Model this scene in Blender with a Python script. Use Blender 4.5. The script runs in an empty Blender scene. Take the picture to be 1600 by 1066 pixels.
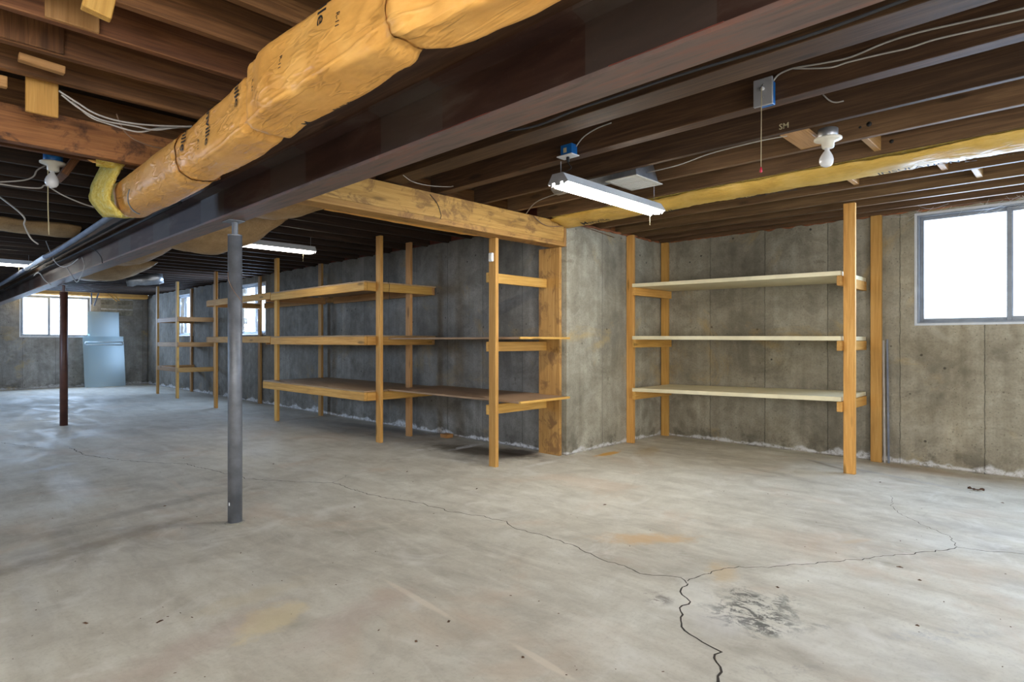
import bpy, bmesh, math, random
from mathutils import Vector, Matrix, noise
random.seed(7)
C = bpy.context.scene.collection
SC = bpy.context.scene

# ------------------------------------------------------------------ camera
f, H = 930.0, 1.125
_a = math.atan2(960, 930)
F = (math.sin(_a), math.cos(_a))          # forward; +X runs to the right vanishing point, +Y to the left one
R = (F[1], -F[0])
cam_d = bpy.data.cameras.new('camera'); cam = bpy.data.objects.new('camera', cam_d); C.objects.link(cam)
cam_d.sensor_width = 36; cam_d.lens = f/1600*36; cam_d.clip_start = 0.05; cam_d.clip_end = 200
cam.location = (0, 0, H)
cam.rotation_euler = (math.pi/2, 0, -math.atan2(F[0], F[1]))
SC.camera = cam
# ------------------------------------------------------------------ light
SC.view_settings.view_transform = 'Standard'; SC.view_settings.look = 'None'
SC.view_settings.gamma = 1.0; SC.view_settings.exposure = 0.32
SC.view_settings.use_curve_mapping = False
SC.cycles.use_denoising = True
SC.cycles.max_bounces = 8; SC.cycles.diffuse_bounces = 5; SC.cycles.glossy_bounces = 3
SC.cycles.transparent_max_bounces = 12
SC.cycles.sample_clamp_indirect = 6.0
SC.cycles.caustics_reflective = False; SC.cycles.caustics_refractive = False
W = bpy.data.worlds.new('world'); SC.world = W; W.use_nodes = True
_n = W.node_tree; _bg = _n.nodes['Background']
_bg.inputs['Color'].default_value = (0.80, 0.90, 1.0, 1); _bg.inputs['Strength'].default_value = 3.2
TUBE_E = 78.0       # radiance of the fluorescent tubes
FILL_W = 165.0      # fill light at an added, unseen door opening behind the camera
SIDE_FILL_W = 125.0      # fill light at an added, unseen door opening in the left wall

def area(name, loc, rot, sx, sy, power, col=(1, 1, 1), portal=False, spread=None):
    d = bpy.data.lights.new(name, 'AREA'); d.shape = 'RECTANGLE'; d.size = sx; d.size_y = sy
    d.energy = power; d.color = col
    if portal: d.cycles.is_portal = True
    if spread: d.spread = spread
    o = bpy.data.objects.new(name, d); C.objects.link(o); o.location = loc; o.rotation_euler = rot
    return o

# ------------------------------------------------------------------ pixel helpers: rays met with real planes
def ray(u): l = (u-800)/f; return F[0]+l*R[0], F[1]+l*R[1]
def onZ(u, v, z=0.0):
    d = f*(H-z)/(v-533); r = ray(u); return Vector((r[0]*d, r[1]*d, z))
def onX(u, v, X): r = ray(u); d = X/r[0]; return Vector((X, r[1]*d, H-(v-533)*d/f))
def onY(u, v, Y): r = ray(u); d = Y/r[1]; return Vector((r[0]*d, Y, H-(v-533)*d/f))

# ------------------------------------------------------------------ node helpers
class G:
    def __init__(s, name):
        s.m = bpy.data.materials.new(name); s.m.use_nodes = True
        s.t = s.m.node_tree; s.b = s.t.nodes['Principled BSDF']
        s.o = s.t.nodes['Material Output']
    def n(s, typ, **kw):
        x = s.t.nodes.new(typ)
        for k, v in kw.items(): setattr(x, k, v)
        return x
    def l(s, a, b): s.t.links.new(a, b)
    def put(s, inp, v):
        if isinstance(v, bpy.types.NodeSocket): s.l(v, inp)
        elif isinstance(v, (tuple, list)) and len(v) == 3 and inp.type == 'RGBA': inp.default_value = (*v, 1)
        else: inp.default_value = v
    def math(s, op, a, b=0.0, c=None, clamp=False):
        x = s.n('ShaderNodeMath', operation=op); x.use_clamp = clamp
        s.put(x.inputs[0], a); s.put(x.inputs[1], b)
        if c is not None: s.put(x.inputs[2], c)
        return x.outputs[0]
    def vm(s, op, a, b=(0, 0, 0)):
        x = s.n('ShaderNodeVectorMath', operation=op); s.put(x.inputs[0], a); s.put(x.inputs[1], b)
        return x.outputs['Value'] if op in ('LENGTH', 'DISTANCE', 'DOT_PRODUCT') else x.outputs[0]
    def noise(s, co, scale, detail=4, rough=.55, dist=0.0):
        x = s.n('ShaderNodeTexNoise'); s.put(x.inputs['Vector'], co)
        x.inputs['Scale'].default_value = scale; x.inputs['Detail'].default_value = detail
        x.inputs['Roughness'].default_value = rough; x.inputs['Distortion'].default_value = dist
        return x.outputs['Fac']
    def vor(s, co, scale, feature='F1', rnd=1.0):
        x = s.n('ShaderNodeTexVoronoi', feature=feature); s.put(x.inputs['Vector'], co)
        x.inputs['Scale'].default_value = scale; x.inputs['Randomness'].default_value = rnd
        return x
    def mr(s, v, a, b, c=0.0, d=1.0, smooth=True):
        x = s.n('ShaderNodeMapRange'); x.interpolation_type = 'SMOOTHSTEP' if smooth else 'LINEAR'
        s.put(x.inputs[0], v)
        for i, q in enumerate((a, b, c, d)): s.put(x.inputs[i+1], q)
        return x.outputs[0]
    def mix(s, fac, a, b, blend='MIX'):
        x = s.n('ShaderNodeMix', data_type='RGBA', blend_type=blend)
        s.put(x.inputs[0], fac); s.put(x.inputs[6], a); s.put(x.inputs[7], b); return x.outputs[2]
    def ramp(s, fac, stops):
        x = s.n('ShaderNodeValToRGB'); s.put(x.inputs[0], fac); e = x.color_ramp.elements
        while len(e) < len(stops): e.new(.5)
        for q, (p, c) in zip(e, stops): q.position = p; q.color = (*c, 1)
        return x.outputs[0]
    def bump(s, h, strength=.3, dist=.01):
        x = s.n('ShaderNodeBump'); x.inputs['Strength'].default_value = strength
        x.inputs['Distance'].default_value = dist; s.put(x.inputs['Height'], h); s.l(x.outputs[0], s.b.inputs['Normal'])
    def obj(s): return s.n('ShaderNodeTexCoord').outputs['Object']
    def rnd(s): return s.n('ShaderNodeObjectInfo').outputs['Random']
    def scale(s, co, sc, loc=(0, 0, 0), rot=(0, 0, 0)):
        x = s.n('ShaderNodeMapping'); s.put(x.inputs['Vector'], co)
        x.inputs['Scale'].default_value = sc; x.inputs['Location'].default_value = loc; x.inputs['Rotation'].default_value = rot
        return x.outputs[0]
    def xyz(s, co):
        x = s.n('ShaderNodeSeparateXYZ'); s.put(x.inputs[0], co); return x.outputs
    def base(s, col, rough=.7, metal=0.0, spec=None):
        s.put(s.b.inputs['Base Color'], col); s.put(s.b.inputs['Roughness'], rough); s.put(s.b.inputs['Metallic'], metal)
        if spec is not None: s.b.inputs['Specular IOR Level'].default_value = spec
        return s.m

def plain(name, col, rough=.6, metal=0.0, spec=None, var=.12):
    g = G(name); co = g.obj()
    n = g.noise(co, 9, 5)
    c = g.mix(g.mr(n, .3, .7), tuple(q*(1-var) for q in col), tuple(min(1, q*(1+var)) for q in col))
    g.base(c, rough, metal, spec); g.bump(g.noise(co, 60, 3), .08, .002); return g.m

def wood(name, dark, mid, light, knots=True, rough=.65, stain=None):
    """boards are built with local X along the grain"""
    g = G(name); co0 = g.obj(); r = g.rnd()
    off = g.n('ShaderNodeCombineXYZ'); g.l(g.math('MULTIPLY', r, 37.0), off.inputs[0]); g.l(g.math('MULTIPLY', r, 11.0), off.inputs[1])
    co = g.vm('ADD', co0, off.outputs[0])
    gr = g.noise(g.scale(co, (1.1, 26, 26)), 1.6, 6, .62, .9)
    fine = g.noise(g.scale(co, (3, 150, 150)), 2.0, 3, .6)
    big = g.noise(g.scale(co, (.9, 4, 4)), 1.5, 3)
    c = g.ramp(g.math('ADD', g.math('MULTIPLY', gr, .75), g.math('MULTIPLY', big, .25)), [(.28, dark), (.5, mid), (.72, light)])
    c = g.mix(g.mr(fine, .52, .75), c, tuple(q*.72 for q in mid))
    hv = g.n('ShaderNodeHueSaturation'); g.l(g.math('MULTIPLY_ADD', r, .34, .83), hv.inputs['Value']); g.l(c, hv.inputs['Color'])
    g.l(g.math('MULTIPLY_ADD', g.math('FRACT', g.math('MULTIPLY', r, 7.3)), .012, .494), hv.inputs['Hue'])
    c = hv.outputs[0]
    if knots:
        v = g.vor(g.scale(co, (2.1, 9, 9)), 1.0)
        k = g.mr(v.outputs['Distance'], .08, .20, 1, 0)
        k = g.math('MULTIPLY', k, g.math('GREATER_THAN', g.xyz(v.outputs['Color'])[0], .45))
        c = g.mix(g.math('MULTIPLY', k, .75), c, tuple(q*.32 for q in mid))
    if stain:
        s = g.noise(g.scale(co, (2.2, 3, 3)), 2.0, 6, .7, .6)
        c = g.mix(g.mr(s, .50, .62, 0, .8), c, stain)
    g.base(c, rough, 0, .35)
    g.bump(g.math('ADD', gr, g.math('MULTIPLY', fine, .4)), .25, .004)
    return g.m

M = {}
M['pine'] = wood('pine', (.40, .20, .045), (.57, .31, .075), (.70, .43, .135))
M['pine_old'] = wood('aged_pine', (.26, .13, .04), (.40, .215, .075), (.50, .29, .115))
M['header'] = wood('header_timber', (.26, .125, .03), (.50, .27, .075), (.66, .40, .13), stain=(.20, .10, .035))
M['header_red'] = wood('old_header_timber', (.14, .05, .018), (.32, .125, .042), (.46, .20, .075), stain=(.05, .02, .012))
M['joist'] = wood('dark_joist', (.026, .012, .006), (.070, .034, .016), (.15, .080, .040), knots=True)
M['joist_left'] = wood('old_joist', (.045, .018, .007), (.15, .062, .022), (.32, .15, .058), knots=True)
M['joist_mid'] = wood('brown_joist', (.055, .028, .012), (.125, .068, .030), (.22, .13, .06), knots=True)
M['joist_shaded'] = wood('shaded_joist', (.010, .006, .004), (.030, .016, .009), (.065, .034, .018), knots=False)  # near-black: the weak light on the far ceiling is put into this colour
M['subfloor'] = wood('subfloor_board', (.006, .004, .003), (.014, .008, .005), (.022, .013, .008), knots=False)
M['ply'] = wood('plywood', (.24, .15, .085), (.36, .24, .14), (.46, .32, .20), knots=False)
M['cream'] = plain('cream_laminate', (.74, .67, .46), .45, var=.05)
M['white'] = plain('white_enamel', (.72, .73, .74), .35, var=.04)
M['porcelain'] = plain('porcelain', (.72, .68, .58), .3, var=.05)
M['bulb'] = plain('frosted_bulb', (.80, .80, .82), .2, var=.02)
M['galv'] = plain('galvanised_metal', (.42, .43, .45), .38, .8, var=.2)
M['steelpost'] = plain('grey_steel_paint', (.16, .17, .19), .48, .25, var=.25)
M['brownpost'] = plain('brown_primer', (.075, .028, .018), .5, var=.25)
M['blue'] = plain('blue_plastic', (.008, .13, .42), .4, var=.1)
M['grey_plate'] = plain('grey_plate', (.40, .40, .42), .4, .3, var=.06)
M['black'] = plain('black_rubber', (.012, .012, .014), .75)
M['wire'] = plain('grey_cable', (.40, .37, .34), .5, var=.1)
M['wire_brown'] = plain('brown_cable', (.22, .13, .08), .5, var=.1)
M['red'] = plain('red_plastic', (.5, .01, .04), .4)
M['string'] = plain('pull_string', (.5, .42, .25), .8)
M['alu'] = plain('aluminium_frame', (.30, .34, .40), .35, .5, var=.12)
M['alu_light'] = plain('bright_aluminium', (.70, .74, .80), .3, .3, var=.06)
M['conduit'] = plain('grey_conduit', (.16, .18, .23), .6, .1, var=.15)
M['pvc'] = plain('white_pipe', (.75, .77, .80), .35, var=.05)
M['ink'] = plain('black_ink', (.012, .010, .009), .7, var=.0)
M['crack'] = plain('crack_shadow', (.035, .026, .018), .95, var=.2)
M['tape'] = plain('grey_tape', (.22, .22, .22), .4, .2)
M['debris'] = plain('dry_debris', (.10, .05, .025), .9, var=.4)
M['effl'] = plain('mineral_deposit', (.62, .62, .62), .95, var=.1)
M['rust'] = plain('rust_primer', (.12, .03, .018), .6, var=.4)

def kraft(name, a, b, c_, rough=.42):
    g = G(name); co = g.obj()
    n = g.noise(co, 5, 6, .6, .4); n2 = g.noise(g.scale(co, (30, 6, 30)), 3, 4, .6)
    c = g.ramp(g.math('ADD', g.math('MULTIPLY', n, .7), g.math('MULTIPLY', n2, .3)), [(.3, a), (.5, b), (.7, c_)])
    g.base(c, rough, 0, .35)
    cr = g.vor(g.vm('ADD', g.scale(co, (9, 6, 9)), g.vm('MULTIPLY', g.n('ShaderNodeTexNoise').outputs['Color'], (2.5, 2.5, 2.5))), .55, 'DISTANCE_TO_EDGE').outputs['Distance']
    g.bump(g.math('ADD', g.mr(cr, 0, .12), g.math('MULTIPLY', n, 1.2)), .30, .008)
    return g.m
M['kraft'] = kraft('kraft_paper', (.60, .28, .06), (.76, .39, .095), (.86, .49, .145))
M['kraft_batt'] = kraft('kraft_batt', (.46, .27, .05), (.64, .41, .09), (.74, .52, .17), .45)
M['kraft_dull'] = kraft('aged_kraft', (.24, .145, .065), (.38, .24, .11), (.50, .34, .18), .6)
g = G('fibreglass'); co = g.obj(); n = g.noise(co, 28, 8, .75, 1.0)
g.base(g.ramp(n, [(.3, (.62, .40, .05)), (.5, (.90, .70, .14)), (.7, (.95, .88, .48))]), .95); g.bump(n, .9, .02); M['fibre'] = g.m

# steel beam: dark brown-black paint with primer patches
g = G('steel_beam_paint'); co = g.obj(); x, y, z = g.xyz(co)
n = g.noise(g.scale(co, (3, .8, 5)), 2.2, 6, .6, .4); n2 = g.noise(co, 45, 4)
c = g.ramp(n, [(.32, (.030, .012, .009)), (.5, (.058, .028, .020)), (.68, (.11, .078, .062))])
blk = g.noise(g.scale(co, (.1, 1.15, .1)), 1.0, 0); st = g.math('FRACT', g.math('MULTIPLY', y, .93))
c = g.mix(g.math('MULTIPLY', g.math('GREATER_THAN', st, .62), .55), c, (.085, .070, .060))
c = g.mix(g.mr(n2, .62, .8, 0, .35), c, (.12, .09, .08))
low = g.mr(z, 1.884, 1.880)
fl_ = g.noise(g.scale(co, (18, 1.6, 1)), 2.5, 5, .6)
c = g.mix(low, c, g.ramp(fl_, [(.3, (.10, .075, .065)), (.5, (.17, .12, .105)), (.62, (.21, .11, .085)), (.75, (.24, .20, .18))]))
g.base(c, .50, .15); g.bump(n2, .12, .003); M['steel'] = g.m

# concrete wall
def concrete_wall(name, tint=(1, 1, 1)):
    g = G(name); co = g.obj(); x, y, z = g.xyz(co)
    h = g.math('ADD', x, y)
    cv = g.n('ShaderNodeCombineXYZ'); g.l(h, cv.inputs[0]); g.l(z, cv.inputs[2]); p = cv.outputs[0]
    n1 = g.noise(p, 1.3, 7, .62, .5); n2 = g.noise(p, 9, 7, .65); n3 = g.noise(p, 55, 4, .6)
    streak = g.noise(g.scale(p, (9, 1, .5)), 1.2, 5, .6)
    m = g.math('ADD', g.math('ADD', g.math('MULTIPLY', n1, .5), g.math('MULTIPLY', n2, .28)), g.math('MULTIPLY', streak, .22))
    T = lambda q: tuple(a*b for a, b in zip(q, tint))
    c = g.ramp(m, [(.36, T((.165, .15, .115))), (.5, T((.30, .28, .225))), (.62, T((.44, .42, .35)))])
    c = g.mix(g.mr(n3, .42, .75, 0, .45), c, T((.15, .135, .11)))
    bg = g.noise(g.vm('ADD', p, (3.7, 0, 9.2)), 2.1, 8, .68, .9)
    c = g.mix(g.mr(bg, .50, .64, 0, .42), c, T((.13, .118, .09)))
    c = g.mix(g.mr(bg, .46, .34, 0, .30), c, T((.46, .44, .38)))
    # board-form seams every ~0.61 m, slightly wandering
    hw = g.math('ADD', h, g.math('MULTIPLY', g.math('SUBTRACT', g.noise(g.scale(p, (1, 1, 6)), 2.0, 3), .5), .02))
    fr = g.math('ABSOLUTE', g.math('SUBTRACT', g.math('FRACT', g.math('DIVIDE', hw, .61)), .5))
    seam = g.mr(fr, .0, .008, 1, 0)
    # step in tone between neighbouring boards
    wn = g.n('ShaderNodeTexWhiteNoise', noise_dimensions='1D'); g.l(g.math('FLOOR', g.math('ADD', g.math('DIVIDE', h, .61), .5)), wn.inputs['W'])
    c = g.mix(g.math('MULTIPLY', wn.outputs['Value'], .30), c, T((.10, .097, .088)))
    c = g.mix(g.math('MULTIPLY', seam, g.mr(n2, .3, .6, .25, .85)), c, (.04, .035, .03))
    # bug holes
    v = g.vor(g.vm('ADD', p, g.vm('MULTIPLY', g.vm('SUBTRACT', g.n('ShaderNodeTexNoise').outputs['Color'], (.5, .5, .5)), (.05, .05, .05))), 7.5); hole = g.math('MULTIPLY', g.mr(v.outputs['Distance'], .05, .11, 1, 0), g.math('GREATER_THAN', g.xyz(v.outputs['Color'])[0], .62))
    v2 = g.vor(p, 34); hole2 = g.math('MULTIPLY', g.mr(v2.outputs['Distance'], .08, .16, 1, 0), g.math('GREATER_THAN', g.xyz(v2.outputs['Color'])[1], .70))
    hole = g.math('MAXIMUM', hole, g.math('MULTIPLY', hole2, .7))
    c = g.mix(g.math('MULTIPLY', hole, .8), c, (.045, .04, .035))
    # ochre stains
    s = g.noise(g.vm('ADD', p, (5.3, 0, 2.1)), 1.1, 6, .65, .8)
    c = g.mix(g.mr(s, .56, .70, 0, .55), c, T((.42, .30, .12)))
    bl = g.noise(g.vm('ADD', p, (1.3, 0, 8.1)), 6.5, 7, .75, .6)
    c = g.mix(g.math('MULTIPLY', g.mr(bl, .60, .68, 0, .6), g.mr(n1, .46, .56)), c, T((.12, .105, .08)))
    # damp dark blotches low down
    dmp = g.math('MULTIPLY', g.mr(z, .35, .02), g.mr(g.noise(p, 3.2, 6, .7), .48, .62))
    c = g.mix(g.math('MULTIPLY', dmp, .6), c, (.07, .06, .045))
    # mineral bloom along the foot of the wall
    lim = g.math('MULTIPLY_ADD', g.mr(g.noise(g.scale(p, (1, 1, .2)), 1.7, 4, .6), .38, .72), .12, .025)
    ef = g.mr(z, lim, g.math('MULTIPLY', lim, .55))
    ef = g.math('MULTIPLY', ef, g.mr(g.noise(p, 22, 6, .8), .36, .56))
    ef = g.math('MULTIPLY', ef, g.mr(z, 0.0, .02))
    c = g.mix(ef, c, (.62, .62, .63))
    g.base(c, .9, 0, .25)
    hgt = g.math('ADD', g.math('MULTIPLY', n3, .3), g.math('ADD', g.math('MULTIPLY', n2, .5), g.math('SUBTRACT', g.math('MULTIPLY', seam, -1.2), g.math('MULTIPLY', hole, 1.2))))
    g.bump(hgt, .55, .008)
    return g.m
M['conc'] = concrete_wall('concrete_wall', (1.08, 1.04, .98))
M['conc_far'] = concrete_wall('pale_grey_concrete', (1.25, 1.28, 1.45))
M['conc_dark'] = concrete_wall('cool_dark_concrete', (.74, .74, .80))  # same concrete with a darker, cooler tint
M['conc_light'] = concrete_wall('concrete_corner', (1.25, 1.24, 1.2))

# floor
g = G('concrete_floor'); co = g.obj(); x, y, z = g.xyz(co)
n1 = g.noise(co, .55, 6, .6, .6); n2 = g.noise(co, 3.5, 7, .62, 1.0); n3 = g.noise(co, 60, 4, .7)
sw = g.noise(g.scale(co, (1.1, .33, 1), rot=(0, 0, .5)), 3.6, 5, .55, 1.4)
c = g.ramp(g.math('ADD', g.math('MULTIPLY', n1, .45), g.math('ADD', g.math('MULTIPLY', n2, .25), g.math('MULTIPLY', sw, .3))),
           [(.36, (.36, .325, .26)), (.48, (.54, .505, .42)), (.60, (.68, .655, .565))])
bg_ = g.noise(g.vm('ADD', co, (2, 8, 0)), 2.3, 8, .68, .9)
c = g.mix(g.mr(bg_, .50, .66, 0, .34), c, (.36, .325, .26))
c = g.mix(g.mr(bg_, .44, .32, 0, .30), c, (.74, .72, .66))
fs_ = g.noise(g.scale(co, (1, .28, 1), rot=(0, 0, .75)), 14, 7, .68, 1.2)
c = g.mix(g.mr(fs_, .50, .72, 0, .34), c, (.38, .34, .28))
c = g.mix(g.mr(fs_, .48, .30, 0, .25), c, (.72, .70, .63))
c = g.mix(g.mr(n3, .48, .75, 0, .30), c, (.30, .265, .21))
wr = g.noise(g.vm('ADD', co, (7, 3, 0)), 1.1, 5, .6, .7)
c = g.mix(g.mr(wr, .52, .7, 0, .40), c, (.56, .41, .29))
wn_ = g.noise(g.vm('ADD', co, (17, 9, 0)), 2.6, 6, .6, .9)
c = g.mix(g.mr(wn_, .54, .70, 0, .40), c, (.76, .74, .68))
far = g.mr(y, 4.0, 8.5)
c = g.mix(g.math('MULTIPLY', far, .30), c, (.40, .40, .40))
wob = g.n('ShaderNodeTexNoise'); g.l(co, wob.inputs['Vector']); wob.inputs['Scale'].default_value = 7; wob.inputs['Detail'].default_value = 6; wob.inputs['Roughness'].default_value = .7
wv = g.vm('MULTIPLY', g.vm('SUBTRACT', wob.outputs['Color'], (.5, .5, .5)), (1.6, 1.6, 0))
def blob(px, rx, ry, rot=0.0, soft=.5):
    cc = onZ(*px)
    m = g.n('ShaderNodeMapping', vector_type='TEXTURE'); g.l(co, m.inputs['Vector'])
    m.inputs['Location'].default_value = (cc.x, cc.y, 0); m.inputs['Rotation'].default_value = (0, 0, rot); m.inputs['Scale'].default_value = (rx, ry, 1)
    return g.mr(g.vm('LENGTH', g.vm('ADD', m.outputs[0], wv)), 1.0, 1.0-soft, 0, 1)
def stain(c, px, rx, ry, rot, col, amt, soft=.5, tex=None):
    b = blob(px, rx, ry, rot, soft)
    if tex is not None: b = g.math('MULTIPLY', b, tex)
    return g.mix(g.math('MULTIPLY', b, amt), c, col)
def streak(c, p1, p2, w, col, amt, soft=.6, tex=None):
    a, b = onZ(*p1), onZ(*p2); m = (a+b)/2; d = b-a
    mp = g.n('ShaderNodeMapping', vector_type='TEXTURE'); g.l(co, mp.inputs['Vector'])
    mp.inputs['Location'].default_value = (m.x, m.y, 0); mp.inputs['Rotation'].default_value = (0, 0, math.atan2(d.y, d.x)); mp.inputs['Scale'].default_value = (d.length/2, w, 1)
    q = g.mr(g.vm('LENGTH', g.vm('ADD', mp.outputs[0], g.vm('MULTIPLY', wv, (.6, .6, 0)))), 1.0, 1.0-soft, 0, 1)
    if tex is not None: q = g.math('MULTIPLY', q, tex)
    return g.mix(g.math('MULTIPLY', q, amt), c, col)
speck = g.mr(g.noise(g.scale(co, (1, .6, 1)), 16, 7, .8, .6), .47, .56)
c = stain(c, (950, 709), .26, .085, 0, (.60, .30, .03), .9, .6)
c = stain(c, (1010, 705), .45, .16, .3, (.38, .26, .12), .5, .8)
c = stain(c, (1180, 690), 1.4, .18, 1.45, (.30, .22, .12), .55, .9)
c = stain(c, (1480, 740), .8, .17, 1.5, (.33, .25, .15), .6, .9)
c = stain(c, (1010, 842), .40, .13, -.78, (.56, .36, .17), .75, .8)
c = stain(c, (1130, 895), .22, .10, .5, (.55, .38, .18), .5, .8)
c = stain(c, (1180, 955), .30, .26, .3, (.10, .095, .08), .95, .7, speck)
c = stain(c, (1120, 975), .16, .20, .3, (.62, .60, .57), .45, .9)
c = stain(c, (1030, 935), .12, .08, .3, (.20, .16, .13), .5, .8, speck)
c = streak(c, (640, 690), (880, 722), .30, (.10, .075, .045), .85, .7)
c = streak(c, (770, 700), (850, 716), .22, (.06, .04, .025), .8, .6)
c = streak(c, (480, 655), (760, 690), .22, (.20, .19, .18), .6, .8)
fleck = g.mr(g.noise(g.scale(co, (1, 1, 1)), 9, 6, .7), .38, .55)
c = streak(c, (690, 706), (765, 691), .075, (.78, .78, .76), .9, .6, fleck)
c = streak(c, (628, 706), (690, 700), .06, (.76, .76, .74), .8, .7, fleck)
c = streak(c, (690, 716), (745, 727), .05, (.74, .73, .70), .7, .8, fleck)
c = streak(c, (800, 735), (890, 715), .06, (.76, .75, .71), .7, .8, fleck)
c = streak(c, (250, 675), (320, 668), .14, (.62, .65, .70), .5, .8, fleck)
c = streak(c, (80, 690), (160, 678), .16, (.70, .72, .76), .6, .8, fleck)
c = streak(c, (20, 745), (130, 720), .12, (.62, .66, .72), .5, .8, fleck)
c = streak(c, (1195, 705), (1600, 785), .05, (.44, .43, .42), .6, .8)
c = streak(c, (1250, 715), (1345, 742), .05, (.20, .17, .13), .6, .8)
c = streak(c, (1300, 850), (1370, 842), .04, (.52, .40, .26), .6, .8)
c = streak(c, (1000, 925), (1060, 945), .06, (.22, .19, .16), .7, .7, speck)
c = streak(c, (1350, 1000), (1590, 985), .07, (.40, .39, .37), .6, .7, speck)
c = streak(c, (1130, 1050), (1330, 1040), .04, (.35, .32, .28), .6, .7, speck)
c = streak(c, (590, 900), (720, 975), .022, (.72, .64, .52), .6, .5)
c = streak(c, (790, 1000), (910, 1070), .022, (.72, .64, .52), .55, .5)
c = streak(c, (250, 740), (345, 805), .03, (.62, .54, .44), .5, .6)
c = stain(c, (420, 970), .22, .13, .4, (.68, .57, .34), .6, .5)
c = stain(c, (400, 930), .30, .10, .1, (.58, .50, .34), .4, .7)
c = stain(c, (300, 1010), .6, .14, .3, (.42, .30, .25), .35, .8)
c = stain(c, (560, 960), .5, .14, .3, (.44, .32, .27), .35, .8)
c = stain(c, (120, 860), .9, .12, .3, (.26, .21, .15), .6, .8)
c = stain(c, (250, 790), .8, .12, .2, (.28, .24, .19), .5, .8)
c = stain(c, (60, 860), .6, .12, .2, (.30, .27, .22), .4, .8)
rgh = g.mr(g.noise(g.scale(co, (1.3, .4, 1), rot=(0, 0, .5)), 2.2, 6, .6, 1.0), .35, .65, .56, .85)
g.base(c, rgh, 0, .4); g.bump(g.math('ADD', n2, g.math('MULTIPLY', n3, .35)), .10, .01)
M['floor'] = g.m

# glass
g = G('window_glass')
tr = g.n('ShaderNodeBsdfTransparent'); tr.inputs[0].default_value = (.93, .96, 1, 1)
gl = g.n('ShaderNodeBsdfGlossy'); gl.inputs['Roughness'].default_value = .05
df = g.n('ShaderNodeBsdfTranslucent'); df.inputs[0].default_value = (.85, .92, 1, 1)
mx = g.n('ShaderNodeMixShader'); mx.inputs[0].default_value = .06; g.l(tr.outputs[0], mx.inputs[1]); g.l(gl.outputs[0], mx.inputs[2])
mx2 = g.n('ShaderNodeMixShader'); dirt = g.mr(g.noise(g.obj(), 2.2, 5), .50, .68, .02, .55); g.l(dirt, mx2.inputs[0]); g.l(mx.outputs[0], mx2.inputs[1]); g.l(df.outputs[0], mx2.inputs[2])
g.l(mx2.outputs[0], g.o.inputs['Surface']); M['glass'] = g.m
g = G('frosted_glass')
tr = g.n('ShaderNodeBsdfTransparent'); tr.inputs[0].default_value = (.80, .93, .96, 1)
df = g.n('ShaderNodeBsdfDiffuse'); df.inputs[0].default_value = (.62, .70, .72, 1)
gl = g.n('ShaderNodeBsdfGlossy'); gl.inputs['Roughness'].default_value = .25; gl.inputs[0].default_value = (.8, .9, .95, 1)
mx = g.n('ShaderNodeMixShader'); mx.inputs[0].default_value = .38; g.l(tr.outputs[0], mx.inputs[1]); g.l(df.outputs[0], mx.inputs[2])
mx2 = g.n('ShaderNodeMixShader'); mx2.inputs[0].default_value = .12; g.l(mx.outputs[0], mx2.inputs[1]); g.l(gl.outputs[0], mx2.inputs[2])
g.l(mx2.outputs[0], g.o.inputs['Surface']); M['frost'] = g.m
def emit(name, col, st):
    g = G(name); g.put(g.b.inputs['Base Color'], col); g.put(g.b.inputs['Emission Color'], col); g.b.inputs['Emission Strength'].default_value = st
    return g.m
M['tube'] = emit('lit_tube', (1, .955, .87), TUBE_E)
M['tube_dim'] = emit('lit_tube_far', (1, .955, .87), TUBE_E*.2)

# ------------------------------------------------------------------ mesh helpers
def link(name, me, mat, parent=None, loc=None, rot=None):
    o = bpy.data.objects.new(name, me); C.objects.link(o)
    if mat is not None and not me.materials: me.materials.append(mat)
    if loc is not None: o.location = loc
    if rot is not None: o.rotation_euler = rot
    if parent is not None: o.parent = parent
    return o
def thing(name, label, cat, loc=(0, 0, 0), group=None):
    o = bpy.data.objects.new(name, None); C.objects.link(o); o.location = loc; o.empty_display_size = .1
    o['label'] = label; o['category'] = cat
    if group: o['group'] = group
    return o
def tag(o, label, cat, group=None):
    o['label'] = label; o['category'] = cat
    if group: o['group'] = group
    return o
def struct(o): o['kind'] = 'structure'; return o
def place(o, parent):
    """parent keeping world position (parents only have translations)"""
    w = Vector(parent.location)+(Vector(parent.parent.location) if parent.parent else Vector())
    o.parent = parent; o.location = Vector(o.location)-w
    return o
def smooth(me, ang=40):
    me.shade_smooth() if ang >= 180 else me.polygons.foreach_set('use_smooth', [True]*len(me.polygons))
def mesh(name, verts, faces, sm=False):
    me = bpy.data.meshes.new(name); me.from_pydata([tuple(v) for v in verts], [], faces); me.update()
    if sm: me.polygons.foreach_set('use_smooth', [True]*len(me.polygons))
    return me
def boxmesh(name, dx, dy, dz, bev=.003, wob=0.0):
    bm = bmesh.new(); bmesh.ops.create_cube(bm, size=1)
    for v in bm.verts: v.co = Vector((v.co.x*dx, v.co.y*dy, v.co.z*dz))
    if bev: bmesh.ops.bevel(bm, geom=list(bm.edges), offset=min(bev, dx/3, dy/3, dz/3), segments=1, affect='EDGES')
    if wob:
        for v in bm.verts: v.co += Vector([random.uniform(-wob, wob) for _ in range(3)])
    me = bpy.data.meshes.new(name); bm.to_mesh(me); bm.free(); return me
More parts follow.
